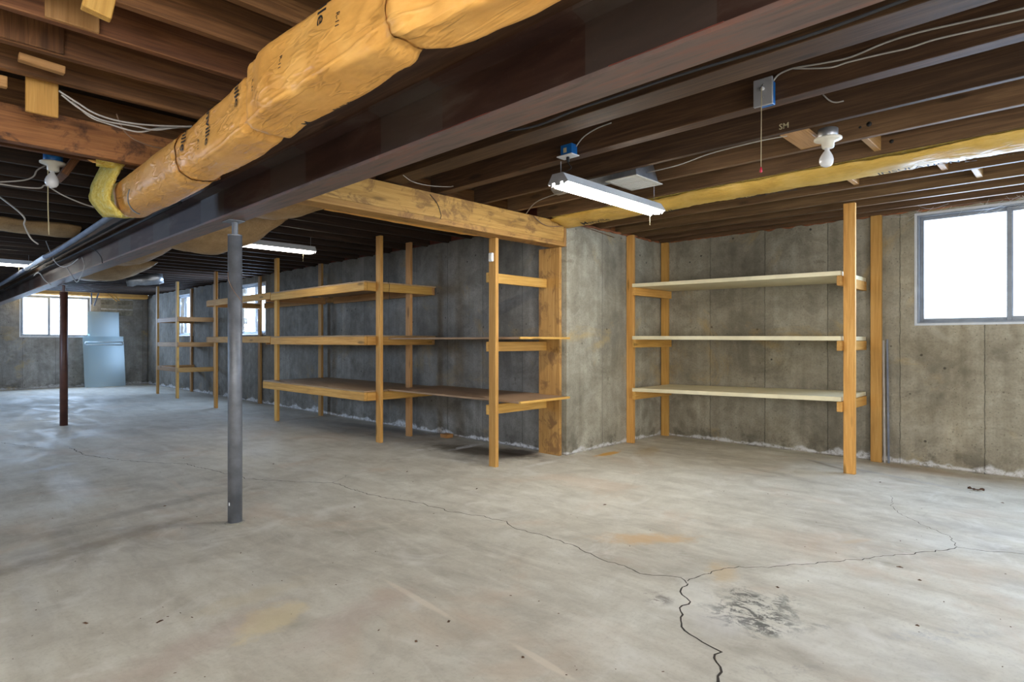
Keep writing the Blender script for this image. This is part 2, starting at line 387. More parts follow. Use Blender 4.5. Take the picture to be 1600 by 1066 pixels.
def box(name, x0, x1, y0, y1, z0, z1, mat, parent=None, grain='X', bev=.003, wob=0.0, rot=None):
    """axis-aligned board; grain = world axis the local X lies along"""
    dx, dy, dz = abs(x1-x0), abs(y1-y0), abs(z1-z0); c = Vector(((x0+x1)/2, (y0+y1)/2, (z0+z1)/2))
    if grain == 'X': me = boxmesh(name, dx, dy, dz, bev, wob); r = (0, 0, 0)
    elif grain == 'Y': me = boxmesh(name, dy, dx, dz, bev, wob); r = (0, 0, math.pi/2)
    else: me = boxmesh(name, dz, dy, dx, bev, wob); r = (0, math.pi/2, 0)
    o = link(name, me, mat, None, c, r)
    if rot: o.rotation_euler = (r[0]+rot[0], r[1]+rot[1], r[2]+rot[2])
    if parent is not None: place(o, parent)
    return o
def beam(name, p0, p1, w, t, mat, parent=None, up=(0, 0, 1), bev=.003):
    """a board from p0 to p1; w is its size along up, t across"""
    p0, p1 = Vector(p0), Vector(p1); d = p1-p0; L = d.length; x = d.normalized(); u = Vector(up); u = (u-x*u.dot(x)).normalized(); s = u.cross(x)
    me = boxmesh(name, L, t, w, bev)
    o = link(name, me, mat); o.matrix_world = Matrix((x, s, u)).transposed().to_4x4()
    o.location = (p0+p1)/2; o.rotation_euler = Matrix((x, s, u)).transposed().to_euler()
    if parent is not None: place(o, parent)
    return o
def catmull(pts, n=6):
    pts = [Vector(p) for p in pts]
    if len(pts) < 3: return pts
    P = [2*pts[0]-pts[1]]+pts+[2*pts[-1]-pts[-2]]; out = []
    for i in range(1, len(P)-2):
        a, b, c, d = P[i-1:i+3]
        for k in range(n):
            t = k/n
            out.append(.5*((2*b)+(c-a)*t+(2*a-5*b+4*c-d)*t*t+(3*b-a-3*c+d)*t**3))
    out.append(pts[-1]); return out
def tubemesh(name, pts, r, seg=6, n=6, cap=True):
    pts = catmull(pts, n); vs = []; fs = []; up = Vector((.13, .21, 1)).normalized()
    for i, p in enumerate(pts):
        t = (pts[min(i+1, len(pts)-1)]-pts[max(i-1, 0)]).normalized()
        u = up-t*up.dot(t)
        if u.length < .15: u = Vector((1, 0, 0))-t*t.x
        u.normalize(); w = t.cross(u)
        for k in range(seg):
            a = 2*math.pi*k/seg; vs.append(p+(u*math.cos(a)+w*math.sin(a))*r)
    m = len(pts)
    for i in range(m-1):
        for k in range(seg):
            fs.append((i*seg+k, i*seg+(k+1) % seg, (i+1)*seg+(k+1) % seg, (i+1)*seg+k))
    if cap: fs.append(tuple(range(seg))[::-1]); fs.append(tuple((m-1)*seg+k for k in range(seg)))
    return mesh(name, vs, fs, True)
def tube(name, pts, r, mat, parent=None, seg=6, n=6):
    o = link(name, tubemesh(name, pts, r, seg, n), mat)
    if parent is not None: place(o, parent)
    return o
def lathe(name, prof, mat, parent=None, loc=(0, 0, 0), seg=24, sm=True):
    vs = []; fs = []
    for r, z in prof:
        for k in range(seg): a = 2*math.pi*k/seg; vs.append((r*math.cos(a), r*math.sin(a), z))
    for i in range(len(prof)-1):
        for k in range(seg): fs.append((i*seg+k, i*seg+(k+1) % seg, (i+1)*seg+(k+1) % seg, (i+1)*seg+k))
    fs.append(tuple(range(seg))[::-1]); fs.append(tuple((len(prof)-1)*seg+k for k in range(seg)))
    o = link(name, mesh(name, vs, fs, sm), mat, None, Vector(loc))
    if parent is not None: place(o, parent)
    return o
def multibox(name, boxes, mat, parent=None, bev=0.0):
    bm = bmesh.new()
    for (x0, x1, y0, y1, z0, z1) in boxes:
        r = bmesh.ops.create_cube(bm, size=1)
        for v in r['verts']: v.co = Vector(((x0+x1)/2+v.co.x*(x1-x0), (y0+y1)/2+v.co.y*(y1-y0), (z0+z1)/2+v.co.z*(z1-z0)))
    if bev: bmesh.ops.bevel(bm, geom=list(bm.edges), offset=bev, segments=1, affect='EDGES')
    me = bpy.data.meshes.new(name); bm.to_mesh(me); bm.free()
    o = link(name, me, mat)
    if parent is not None: place(o, parent)
    return o
_tc = {}
def textpts(s):
    """flat lettering mesh (verts, faces) of a string, unit height, origin bottom left"""
    if s in _tc: return _tc[s]
    cu = bpy.data.curves.new('lettering', 'FONT'); cu.body = s; cu.size = 1; cu.resolution_u = 2
    cu.offset = .012
    o = bpy.data.objects.new('lettering', cu); C.objects.link(o); bpy.context.view_layer.update()
    me = o.evaluated_get(bpy.context.evaluated_depsgraph_get()).to_mesh()
    bm = bmesh.new(); bm.from_mesh(me); bmesh.ops.triangulate(bm, faces=bm.faces[:])
    bmesh.ops.subdivide_edges(bm, edges=[e for e in bm.edges if e.calc_length() > .25], cuts=2)
    bmesh.ops.triangulate(bm, faces=bm.faces[:])
    v = [tuple(q.co) for q in bm.verts]; fcs = [tuple(q.index for q in p.verts) for p in bm.faces]
    bm.free(); bpy.data.objects.remove(o); _tc[s] = (v, fcs); return v, fcs
def lettering(name, s, mat, fn, size, parent):
    v, fc = textpts(s)
    o = link(name, mesh(name, [fn(a*size, b*size) for a, b, _ in v], fc), mat)
    place(o, parent); return o

# ================================================================== SETTING
XR, XS, YA, YF, XL, YN, ZT, ZJ, ZC = 6.385, 4.57, 3.68, 17.8, -3.0, -5.0, 2.31, 2.295, 2.575
fb = bmesh.new()
def slab(name, poly, z0, z1, mat):
    n = len(poly); vs = [(a, b, z0) for a, b in poly]+[(a, b, z1) for a, b in poly]
    fs = [tuple(range(n))[::-1], tuple(range(n, 2*n))]+[(i, (i+1) % n, n+(i+1) % n, n+i) for i in range(n)]
    return link(name, mesh(name, vs, fs), mat)
foot = [(XL-.2, YN-.2), (XR+.2, YN-.2), (XR+.2, YA+.2), (XS+.2, YA+.2), (XS+.2, YF+.2), (XL-.2, YF+.2)]
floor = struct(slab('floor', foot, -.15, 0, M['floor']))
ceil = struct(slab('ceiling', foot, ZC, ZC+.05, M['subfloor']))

def wall(name, axis, at, t, a0, a1, holes, mat, zt=ZT):
    """wall in plane axis=at, thickness t (signed, outward), along the other axis a0..a1, holes (h0,h1,z0,z1)"""
    bx = []; cur = a0
    for h0, h1, z0, z1 in sorted(holes):
        bx.append((cur, h0, 0, zt)); bx.append((h0, h1, 0, z0)); bx.append((h0, h1, z1, zt)) if z1 < zt-.001 else None; cur = h1
    bx.append((cur, a1, 0, zt))
    lo, hi = min(at, at+t), max(at, at+t); out = []
    for b0, b1, z0, z1 in bx:
        if b1-b0 < .001: continue
        out.append((lo, hi, b0, b1, z0, z1) if axis == 'X' else (b0, b1, lo, hi, z0, z1))
    return struct(multibox(name, out, mat))
WR = (-.18, 1.118, 1.275, 2.262)
WL1, WL2 = (14.30, 15.45, 1.25, 2.18), (10.55, 11.85, 1.25, 2.18)
WF = (1.975, 3.33, 1.225, 2.205)
wr = wall('wall_right', 'X', XR, .2, YN-.2, YA+.2, [WR, (-3.6, -2.3, 1.275, 2.262)], M['conc'])
wp = wall('wall_alcove', 'Y', YA, .2, XS, XR, [], M['conc_light'])
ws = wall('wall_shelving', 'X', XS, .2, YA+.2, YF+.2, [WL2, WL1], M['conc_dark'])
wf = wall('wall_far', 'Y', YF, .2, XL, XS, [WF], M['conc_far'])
ADDED_SDOOR = (-3.2, -.8, .05, 2.1)  # unseen side opening, added to carry the left fill
wl = wall('wall_left', 'X', XL, -.2, YN-.2, YF+.2, [ADDED_SDOOR, (8, 9.3, 1.25, 2.2)], M['conc'])
ADDED_DOOR = (-1.2, 1.2, .05, 2.1)  # unseen opening behind the camera, added to carry the main fill
wn = wall('wall_near', 'Y', YN, -.2, XL, XR, [ADDED_DOOR], M['conc'])
# sill plates and rim boards above the concrete
for nm, a in (('trim_1', (XR+.03, XR+.07, YN, YA)), ('trim_2', (XS+.03, XS+.07, YA+.2, YF)), ('trim_3', (XL, XS, YF+.03, YF+.07)),
              ('trim_4', (XL-.07, XL-.03, YN, YF)), ('trim_5', (XL, XR, YN-.07, YN-.03))):
    struct(box(nm, a[0], a[1], a[2], a[3], ZT, ZC, M['rust'], None, 'X' if abs(a[1]-a[0]) > .2 else 'Y'))
struct(box('trim_6', XS+.1, XR, YA+.06, YA+.10, ZT, ZC, M['header_red']))
# ragged reddish sealant along the top of the alcove walls
def seal(nm, p0, p1):
    p0, p1 = Vector(p0), Vector(p1); n = int((p1-p0).length/.03)
    pts = [p0.lerp(p1, i/n)+Vector((noise.noise(Vector((i*.37, 1, 2)))*.012, noise.noise(Vector((i*.37, 5, 2)))*.012, noise.noise(Vector((i*.31, 9, 2)))*.022)) for i in range(n+1)]
    struct(tube(nm, pts, .013, M['rust_wood'], None, 6, 1))
M['rust_wood'] = plain('reddish_sealant', (.28, .10, .04), .7, var=.5)
seal('trim_7', (XR-.008, YN+.1, 2.302), (XR-.008, YA-.12, 2.302)); seal('trim_8', (XS+.1, YA-.008, 2.295), (XR-.1, YA-.008, 2.302))
# concrete patch on the far wall, block-like panels slightly proud
for i, (x0, x1, z0, z1) in enumerate([(3.55, 3.9, 2.05, 2.27), (3.91, 4.24, 2.05, 2.27), (3.55, 3.9, 1.77, 2.04), (3.91, 4.24, 1.77, 2.04)]):
    box('patch_panel', x0, x1, YF-.012, YF+.01, z0, z1, M['conc_light'], wf, bev=.002)

# cracks in the floor: narrow dark strips with ragged edges
def crack(pts, w0, w1):
    P = [onZ(*p) for p in pts]; Q = []
    for a, b in zip(P, P[1:]):
        n = max(2, int((b-a).length/.025))
        for k in range(n):
            p = a.lerp(b, k/n); s = Vector((-(b-a).y, (b-a).x, 0)).normalized()
            Q.append(p+s*(noise.noise(p*11)*.024+noise.noise(p*38)*.016))
    Q.append(P[-1]); vs = []; fs = []
    for i, p in enumerate(Q):
        t = (Q[min(i+1, len(Q)-1)]-Q[max(0, i-1)]).normalized(); s = Vector((-t.y, t.x, 0))
        w = (w0+(w1-w0)*i/len(Q))*(.55+.9*abs(noise.noise(p*30))+.2)
        vs += [p+s*w*.5+Vector((0, 0, .0006)), p-s*w*.5+Vector((0, 0, .0006))]
        if i: fs.append((2*i-2, 2*i-1, 2*i+1, 2*i))
    o = link('crack', mesh('crack', vs, fs), M['crack'], floor); return o
crack([(110, 700), (135, 712), (180, 718), (220, 722), (290, 725), (345, 738), (385, 748), (440, 752), (520, 755), (570, 770), (600, 778), (660, 787), (705, 800), (745, 805), (790, 815), (805, 825), (855, 838), (895, 852), (930, 870), (960, 880), (1000, 896), (1040, 900), (1062, 903), (1073, 912)], .007, .006)
crack([(1073, 912), (1065, 925), (1075, 940), (1063, 955), (1060, 965), (1072, 985), (1100, 1003), (1120, 1018), (1118, 1035), (1125, 1050), (1125, 1066), (1122, 1140)], .007, .009)
crack([(1073, 908), (1100, 897), (1130, 888), (1190, 886), (1260, 883), (1310, 877), (1375, 870), (1420, 866), (1470, 860), (1495, 856), (1550, 862), (1600, 865), (1690, 870)], .005, .005)
crack([(1495, 855), (1485, 838), (1440, 820), (1400, 800), (1392, 775)], .004, .002)
crack([(0, 692), (60, 700), (110, 697)], .006, .004)
crack([(520, 755), (545, 742), (580, 735)], .003, .002)

# ------------------------------------------------------------------ ceiling joists (pieces of the ceiling)
for x in (2.05, 2.465, 2.98, 3.45, 3.86, 4.27, 4.68, 5.08, 5.49, 5.82, 6.10, 6.335):
    z0 = ZJ+.003*math.sin(x*9)
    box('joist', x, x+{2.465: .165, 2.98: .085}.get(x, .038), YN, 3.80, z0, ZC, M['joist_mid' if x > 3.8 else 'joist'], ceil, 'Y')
for k in range(-19, 5):
    y = 2.13+.312*k
    if y > YN: box('joist', XL, 1.47, y-.038, y, ZJ, ZC, M['joist_left'], ceil, 'X')
y = 4.25
while y < YF-.2:
    box('joist', XL, XS+.12, y, y+.038, ZJ, ZC, M['joist_left'] if y < 5 else M['joist_shaded'], ceil, 'X'); y += .406
# bridging and blocking on the right
def bridge(u0, u1, v0, v1, X, mat='pine_old'):
    a, b = onX(u0, v0, X), onX(u1, v1, X)
    return a, b
for (x0, x1, yy) in ((3.90, 4.27, .93), (4.72, 5.08, .70), (5.12, 5.49, .55), (4.72, 5.08, 1.25)):
    box('blocking', x0, x1, yy, yy+.038, ZJ+.02, ZC-.01, M['pine_old'], ceil, 'X')
box('mounting_board', 3.488, 3.86, 1.13, 1.27, ZJ+.005, ZJ+.030, M['pine_old'], ceil, 'X')
# round drilled holes in joists are dark plugs
for (u, v, X, r) in ((1358, 194, 3.86, .014), (1344, 199, 3.86, .007), (1393, 221, 4.27, .012), (1373, 232, 4.27, .008)):
    p = onX(u, v, X-.001); o = lathe('drilled_hole', [(r, -.001), (r, .001)], M['ink'], ceil, p, 12); o.rotation_euler = (0, math.pi/2, 0)
p = onX(1217, 203, 3.4485)
lettering('chalk_mark', 'SM', M['string'], lambda a, b: Vector((3.4485, p.y-a, p.z+b)), .045, ceil)['kind'] = 'stuff'
# gusset boards and blocks on the left joists
box('blocking', .37, .535, 2.700, 2.719, ZJ+.002, ZC-.02, M['pine_old'], ceil, 'Z')
box('blocking', .22, .475, 3.008, 3.028, ZJ+.004, ZC-.02, M['joist_left'], ceil, 'Z')
box('blocking', .345, .50, 3.14, 3.178, ZJ-.022, ZJ+.010, M['pine_old'], ceil, 'X', rot=(0, .06, 0))
box('blocking', .05, .335, 3.395, 3.43, ZJ-.06, ZJ-.012, M['pine_old'], ceil, 'X')
box('blocking', .402, .522, 3.445, 3.465, 2.165, ZC-.02, M['pine'], ceil, 'Z')
box('blocking', .45, .535, 2.40, 2.44, 2.232, 2.50, M['pine'], ceil, 'Z', rot=(.05, .18, 0))

# ------------------------------------------------------------------ beams
# steel I-beam
z0, z1, xa, xb = 1.868, 2.098, 1.362, 1.498; xm = (xa+xb)/2; tf = .014; tw = .007
prof = [(xa, z0), (xb, z0), (xb, z0+tf), (xm+tw, z0+tf+.012), (xm+tw, z1-tf-.012), (xb, z1-tf), (xb, z1), (xa, z1), (xa, z1-tf), (xm-tw, z1-tf-.012), (xm-tw, z0+tf+.012), (xa, z0+tf)]
n = len(prof); vs = [(x, YN, z) for x, z in prof]+[(x, YF+.1, z) for x, z in prof]
fs = [tuple(range(n))[::-1], tuple(range(n, 2*n))]+[(i, (i+1) % n, n+(i+1) % n, n+i) for i in range(n)]
sb = tag(link('steel_beam', mesh('steel_beam', vs, fs), M['steel']), 'long dark painted steel I-beam crossing under the ceiling on two steel posts', 'beam')
for (ya, yb, xs) in ((1.42, 1.75, xa), (.62, .95, xa)):
    box('weld_bead', xs-.002, xs+.010, ya, yb, z0+tf-.002, z0+tf+.002, M['rust'], sb, 'Y')
nl = tag(box('nailer_plank', 1.375, 1.485, YN, YF, z1+.0005, ZJ-.001, M['joist'], None, 'Y'), 'dark timber plank lying along the top of the steel beam', 'plank')
# timber header to the right (over the shelving) and to the left
th = thing('timber_header', 'golden doubled timber header running from the steel beam to the concrete corner', 'beam', (3, 3.68, 2.07))
box('ply', 1.49, XS-.02, 3.680, 3.722, 2.095, 2.285, M['header'], th, 'X')
box('ply', 1.49, XS-.02, 3.724, 3.800, 2.100, 2.285, M['header'], th, 'X')
box('ledger', 1.49, XS-.045, 3.672, 3.83, 2.048, 2.093, M['header'], th, 'X')
box('end_cap', XS-.045, XS-.018, 3.668, 3.83, 2.048, 2.285, M['pine_old'], th, 'Z')
lh = thing('old_header', 'reddish brown old timber header with dark nail stains left of the insulated duct', 'beam', (-1, 3.8, 2.09))
box('ply', XL, 1.372, 3.80, 3.842, 2.110, 2.29, M['header_red'], lh, 'X')
box('ply', XL, 1.372, 3.845, 3.89, 2.116, 2.29, M['joist_left'], lh, 'X')

# ------------------------------------------------------------------ steel posts
def post(x, y, r, mat, label):
    t = thing('support_post', label, 'post', (x, y, 0))
    lathe('pipe', [(r, 0), (r, 1.775)], mat, t, (x, y, 0), 28)
    lathe('screw', [(r*1.02, 1.775), (r*1.02, 1.782), (.018, 1.784), (.018, 1.862)], mat, t, (x, y, 0), 16, False)
    box('top_plate', x-.055, x+.04, y-.06, y+.06, 1.860, 1.867, mat, t)
    return t
pc = post(1.455, 3.80, .0415, M['steelpost'], 'grey steel pipe post nearest the camera under the steel beam')
vs = []; 
cd = []
bb = post(1.54, 9.80, .045, M['brownpost'], 'dark brown steel pipe post farther back under the beam before the far window')
box('paint_chip', 1.455-.045, 1.455-.040, 3.775, 3.783, .115, .135, M['white'], pc)
lathe('grout_ring', [(.058, 0), (.052, .004), (.043, .006)], M['conc_light'], pc, (1.455, 3.80, 0), 24)
# cord against grey post
cx, cy = 1.455, 3.80
tube('hanging_wire', [(cx-.045, cy-.01, 1.55), (cx-.05, cy-.03, 1.50), (cx-.03, cy-.046, 1.44), (cx+.012, cy-.05, 1.38), (cx+.04, cy-.035, 1.35)], .002, M['wire_brown'], pc)

# ------------------------------------------------------------------ shelving units
def vpost(par, x0, y0, x1, y1, z1, mat='pine', lean=0.0):
    return box('post', x0, x1, y0, y1, 0, z1, M[mat], par, 'Z', wob=.0)
# alcove unit with cream shelves
al = thing('alcove_shelving', 'wooden shelving unit with three cream boards in the right alcove', 'shelving', (6.0, 2.5, 0))
vpost(al, 5.615, 3.588, 5.655, 3.676, 2.293)
vpost(al, 6.335, 3.575, 6.375, 3.664, 2.293)
vpost(al, 5.600, 1.410, 5.638, 1.500, 2.293)
vpost(al, 6.325, 1.375, 6.362, 1.465, 2.293)
def tilt_shelf(zl, zr, x0=5.57, x1=6.37, t=.038, yl=3.574, yr=1.512):
    p = [(x0, yr, zr), (x1, yr, zr), (x1, yl, zl), (x0, yl, zl)]
    vs = [(a, b, c-t) for a, b, c in p]+p
    fs = [(3, 2, 1, 0), (4, 5, 6, 7)]+[(i, (i+1) % 4, 4+(i+1) % 4, 4+i) for i in range(4)]
    me = mesh('shelf_board', vs, fs); bm = bmesh.new(); bm.from_mesh(me); bmesh.ops.bevel(bm, geom=bm.edges[:], offset=.002, segments=1, affect='EDGES'); bm.to_mesh(me); bm.free()
    o = link('shelf_board', me, M['cream']); place(o, al)
for zl, zr in ((1.749, 1.722), (1.180, 1.166), (.612, .648)):
    tilt_shelf(zl, zr)
    box('cleat', 5.575, 6.36, 3.536, 3.574, zl-.040-.085, zl-.040, M['pine'], al, 'X')
    box('cleat', 5.555, 6.35, 1.501, 1.539, zr-.040-.085, zr-.040, M['pine'], al, 'X')

# long unit beside the concrete wall
sh = thing('wall_shelving_unit', 'long pine shelving unit of boxed platforms along the dark concrete wall', 'shelving', (4, 6, 0))
fz = 2.29
pairs = [  # front (x,y), back (x,y)
    ((3.700, 5.605), (4.195, 5.735)), ((3.700, 8.17), (4.42, 8.27)), ((3.700, 10.48), (4.515, 10.66))]
vpost(sh, 3.697, 3.785, 3.737, 3.872, 2.046)
vpost(sh, 4.500, 3.715, 4.538, 3.985, 2.046, 'header')
for (fx, fy), (bx_, by) in pairs:
    vpost(sh, fx, fy, fx+.038, fy+.089, fz, 'pine'); vpost(sh, bx_, by, bx_+.038, by+.089, fz, 'pine_old')
# first bay cleats and boards
for z in (1.742, 1.118, .548):
    box('cleat', 3.70, 4.497, 3.874, 3.912, z-.088, z, M['pine'], sh, 'X')
for z in (1.142, .572):
    box('shelf_board', 3.80, 4.498, 3.600, 5.60, z, z+.019, M['ply'], sh, 'Y', bev=.002)
    box('edge_strip', 3.80, 4.497, 3.578, 3.599, z-.001, z+.020, M['pine'], sh, 'X', bev=.002)
    box('shelf_board', 4.500, 4.56, 3.99, 5.60, z, z+.019, M['ply'], sh, 'Y', bev=.002)
# platforms on bays two and three
def platform(y0, y1, z, xf=3.555, board=True):
    h = .092
    box('fascia', xf, xf+.038, y0, y1, z-h, z, M['pine'], sh, 'Y')
    if board: box('shelf_board', xf+.001, 4.555, y0+.001, y1-.001, z+.001, z+.016, M['ply'], sh, 'Y', bev=.002)
    box('rear_rail', 4.50, 4.538, y0, y1, z-h, z, M['pine_old'], sh, 'Y')
for z in (1.772, 1.172):
    box('cleat', 3.594, 4.495, 5.696, 5.732, z-.092, z, M['pine'], sh, 'X')
    platform(5.70, 8.05, z); platform(8.07, 10.45, z+.02, board=False)
    box('cleat', 3.594, 4.49, 8.262, 8.268+.03, z-.095, z-.001, M['pine_old'], sh, 'X')
    box('cleat', 3.594, 4.49, 10.572, 10.61, z-.075, z+.02, M['pine_old'], sh, 'X')
box('cleat', 3.594, 4.495, 5.696, 5.732, .556-.092, .556, M['pine'], sh, 'X')
platform(5.70, 8.30, .558)
# wire hook hanging off the cleat
tube('wire_hook', [(3.86, 5.69, 1.80), (3.875, 5.688, 1.76), (3.87, 5.686, 1.68), (3.88, 5.686, 1.60), (3.865, 5.686, 1.62)], .0025, M['black'], sh, n=4)

# far open frame without boards
fr = thing('open_shelf_frame', 'bare pine shelf frame without boards in the far corner', 'shelving', (4, 13.5, 0))
for (fx, fy), (bx_, by) in (((3.80, 12.80), (4.52, 12.87)), ((3.84, 14.22), (4.53, 14.30))):
    vpost(fr, fx, fy, fx+.038, fy+.089, fz, 'pine'); vpost(fr, bx_, by, bx_+.038, by+.089, fz, 'pine_old')
    for z in (1.60, 1.10, .60):
        box('cleat', fx, bx_+.03, fy-.04, fy-.002, z-.09, z, M['pine_old'], fr, 'X')
for z in (1.60, 1.10, .60):
    box('rail', 3.842, 3.88, 12.89, 14.21, z-.09, z, M['pine_old'], fr, 'Y')

# ------------------------------------------------------------------ windows
def window(name, axis, at, t, a0, a1, z0, z1, light, mull=.5, inner=True, sky=1):
    """aluminium slider set in the wall opening; at = inner wall plane, t signed thickness"""
    s = 1 if t > 0 else -1
    root = struct(multibox(name, [], M['alu'])) if False else None
    def B(nm, b0, b1, c0, c1, d0, d1, mat, par, bev=.003):
        lo, hi = sorted((at+s*d0, at+s*d1))
        return box(nm, lo, hi, b0, b1, c0, c1, mat, par, 'Y', bev) if axis == 'X' else box(nm, b0, b1, lo, hi, c0, c1, mat, par, 'X', bev)
    w = .035
    e = bpy.data.objects.new(name, None); C.objects.link(e); e.location = (at, (a0+a1)/2, z0) if axis == 'X' else ((a0+a1)/2, at, z0); struct(e)
    def frame(nm, b0, b1, c0, c1, d0, d1, w, mat):
        bx = [(b0, b0+w, c0, c1), (b1-w, b1, c0, c1), (b0+w, b1-w, c0, c0+w), (b0+w, b1-w, c1-w, c1)]
        lo, hi = sorted((at+s*d0, at+s*d1))
        return multibox(nm, [(lo, hi, p, q, r, k) if axis == 'X' else (p, q, lo, hi, r, k) for p, q, r, k in bx], mat, e, .002)
    frame('window_frame', a0, a1, z0, z1, .005, .095, .022, M['alu'])
    frame('window_trim', a0-.012, a1+.012, z0-.012, z1+.012, -.004, .006, .020, M['alu_light'])
    am = a0+(a1-a0)*mull
    s1 = frame('sash', a0+.023, am+.02, z0+.023, z1-.023, .030, .052, w, M['alu'])
    s2 = frame('sash', am-.02, a1-.023, z0+.023, z1-.023, .056, .078, w*.8, M['alu'])
    B('pane', a0+.058, am-.016, z0+.058, z1-.058, .040, .043, M['glass'], s1, 0)
    B('pane', am+.009, a1-.052, z0+.052, z1-.052, .066, .069, M['glass'], s2, 0)
    c = ((a0+a1)/2, (z0+z1)/2)
    if axis == 'X': loc = (at+s*.15, c[0], c[1]); rot = (0, s*math.pi/2, 0); sz = (z1-z0, a1-a0)
    else: loc = (c[0], at+s*.15, c[1]); rot = (-s*math.pi/2, 0, 0); sz = (a1-a0, z1-z0)
    area('daylight_portal', loc, rot, sz[0], sz[1], 0, portal=True)
    return e
window('window_1', 'X', XR, .2, *WR, True, .5)
window('window_2', 'X', XS, .2, *WL2, True, .38)
window('window_3', 'X', XS, .2, *WL1, True, .58)
window('window_4', 'Y', YF, .2, *WF, True, .40)
window('added_window_5', 'X', XR, .2, -3.6, -2.3, 1.275, 2.262, True)  # out-of-view window added for cool fill on the right
window('added_door_2', 'X', XL, -.2, *ADDED_SDOOR, True)  # added door, goes with the side fill lamp
area('side_fill', (XL+.12, -2.0, 1.15), (0, -math.pi/2, 0), 1.9, 2.3, SIDE_FILL_W, (1.0, .95, .86))  # added lamp brightening the left side of the duct and joists
window('added_window_6', 'X', XL, -.2, 8, 9.3, 1.25, 2.2, True)  # out-of-view window added for fill towards the far end
window('added_door_1', 'Y', YN, -.2, *ADDED_DOOR, True)  # added door, goes with the rear fill lamp
area('door_fill', (0, YN+.12, 1.15), (math.pi/2, 0, 0), 2.3, 1.9, FILL_W, (.97, .98, 1.0))  # added soft fill lamp behind the camera
# daylight entering the windows in view, plus fill at the two added ones
for nm, loc, rot, sx, sy, p in (
    ('daylight_and_fill', (XR-.10, .47, 1.77), (0, math.pi/2, 0), .9, 1.2, 45),
    ('daylight_and_fill', (XR-.08, -2.95, 1.77), (0, math.pi/2, 0), .9, 1.2, 120),  # fill lamp at the added rear right window
    ('daylight_and_fill', (XS-.06, 11.2, 1.72), (0, math.pi/2, 0), .85, 1.2, 38),
    ('daylight_and_fill', (XS-.06, 14.88, 1.72), (0, math.pi/2, 0), .85, 1.1, 32),
    ('daylight_and_fill', (2.65, YF-.06, 1.72), (-math.pi/2, 0, 0), 1.3, .9, 85),
    ('daylight_and_fill', (XL+.06, 8.65, 1.72), (0, -math.pi/2, 0), .85, 1.2, 120)):  # fill lamp at the added left window
    area(nm, loc, rot, sx, sy, p, (.50, .70, 1.0))

# ------------------------------------------------------------------ insulated duct
ST = [(-3, .93, 1.05), (.9, .915, 1.045), (1.10, .89, 1.02), (1.257, .85, .975), (1.32, .865, .985), (1.6, .845, 1.01), (1.95, .835, 1.012), (2.10, .865, 1.02), (2.22, .88, 1.03), (2.5, .885, 1.06), (2.9, .888, 1.09), (3.5, .89, 1.115), (4.30, .90, 1.10)]
def lerpST(y):
    for a, b in zip(ST, ST[1:]):
        if y <= b[0]: t = max(0, (y-a[0])/(b[0]-a[0])); t = t*t*(3-2*t); return a[1]+(b[1]-a[1])*t, a[2]+(b[2]-a[2])*t
    return ST[-1][1], ST[-1][2]
SEAMS = (1.275, 2.18, 3.02)
_pc = {}
NA = 240
def dprof(y):
    """arc-length table of the smooth section at y, from the top-left corner down the left side"""
    key = round(y, 3)
    if key in _pc: return _pc[key]
    xl, xr = lerpST(y); cx, hx = (xl+xr)/2, (xr-xl)/2; cz, hz = 1.990, .104
    nn = 10-7.4*min(1, max(0, (y-2.0)/.9)); e = 2/nn
    k = 1.0
    for sy in SEAMS:
        d = abs(y-sy); k -= .15*math.exp(-(d/.03)**2) if sy < 2.9 else .05*math.exp(-(d/.02)**2)
        if y < sy and sy > 2: k += .05*math.exp(-((y-sy+.06)/.07)**2)
    P = []
    for i in range(NA+1):
        th = 1.25*math.pi-2*math.pi*i/NA; c, s_ = math.cos(th), -math.sin(th)
        px = math.copysign(abs(c)**e, c); pz = math.copysign(abs(s_)**e, s_)
        P.append(Vector((cx+px*hx*k, y, cz+pz*hz*k)))
    L = [0.0]
    for a_, b_ in zip(P, P[1:]): L.append(L[-1]+(b_-a_).length)
    _pc[key] = (P, L); return _pc[key]
def dsurf(y, s, off=0.0, metres=False):
    P, L = dprof(y); tot = L[-1]
    q = (s if metres else s*tot) % tot
    lo, hi = 0, NA
    while hi-lo > 1:
        m = (lo+hi)//2
        if L[m] <= q: lo = m
        else: hi = m
    t = (q-L[lo])/max(1e-9, L[hi]-L[lo]); p = P[lo].lerp(P[hi], t)
    a_, b_ = P[max(0, lo-3)], P[min(NA, hi+3)]; tg = (b_-a_).normalized(); nrm = Vector((tg.z, 0, -tg.x))
    if nrm.dot(p-Vector(((lerpST(y)[0]+lerpST(y)[1])/2, y, 1.99))) < 0: nrm = -nrm
    fr = q/tot; an = fr*6.283; cyl = Vector((math.cos(an)*.5, math.sin(an)*.5, 0))
    sd = min(abs(y-v) for v in SEAMS); near = math.exp(-(sd/.16)**2)
    w = noise.noise(cyl*2.0+Vector((0, 0, y*2.2)))*.010
    w += (.5-abs(noise.noise(cyl*3.5+Vector((5, 2, y*11)))))*(.0022+.008*near)
    w += (.4-abs(noise.noise(cyl*9+Vector((1, 7, y*34)))))*(.0006+.0040*near)
    fold = .011*math.exp(-((fr-.268)/.009)**2)*(1+noise.noise(Vector((y*10, 5, 0)))*1.6) if y < 2.7 else 0
    return p+nrm*(w+off+fold)
du = thing('insulated_duct', 'kraft-paper wrapped air duct slung beside the steel beam', 'duct', (.97, 2, 1.99))
NT = 120
secs = [(-3.0, 1.27), (1.262, 2.20), (2.16, 3.03), (3.00, 4.20)]
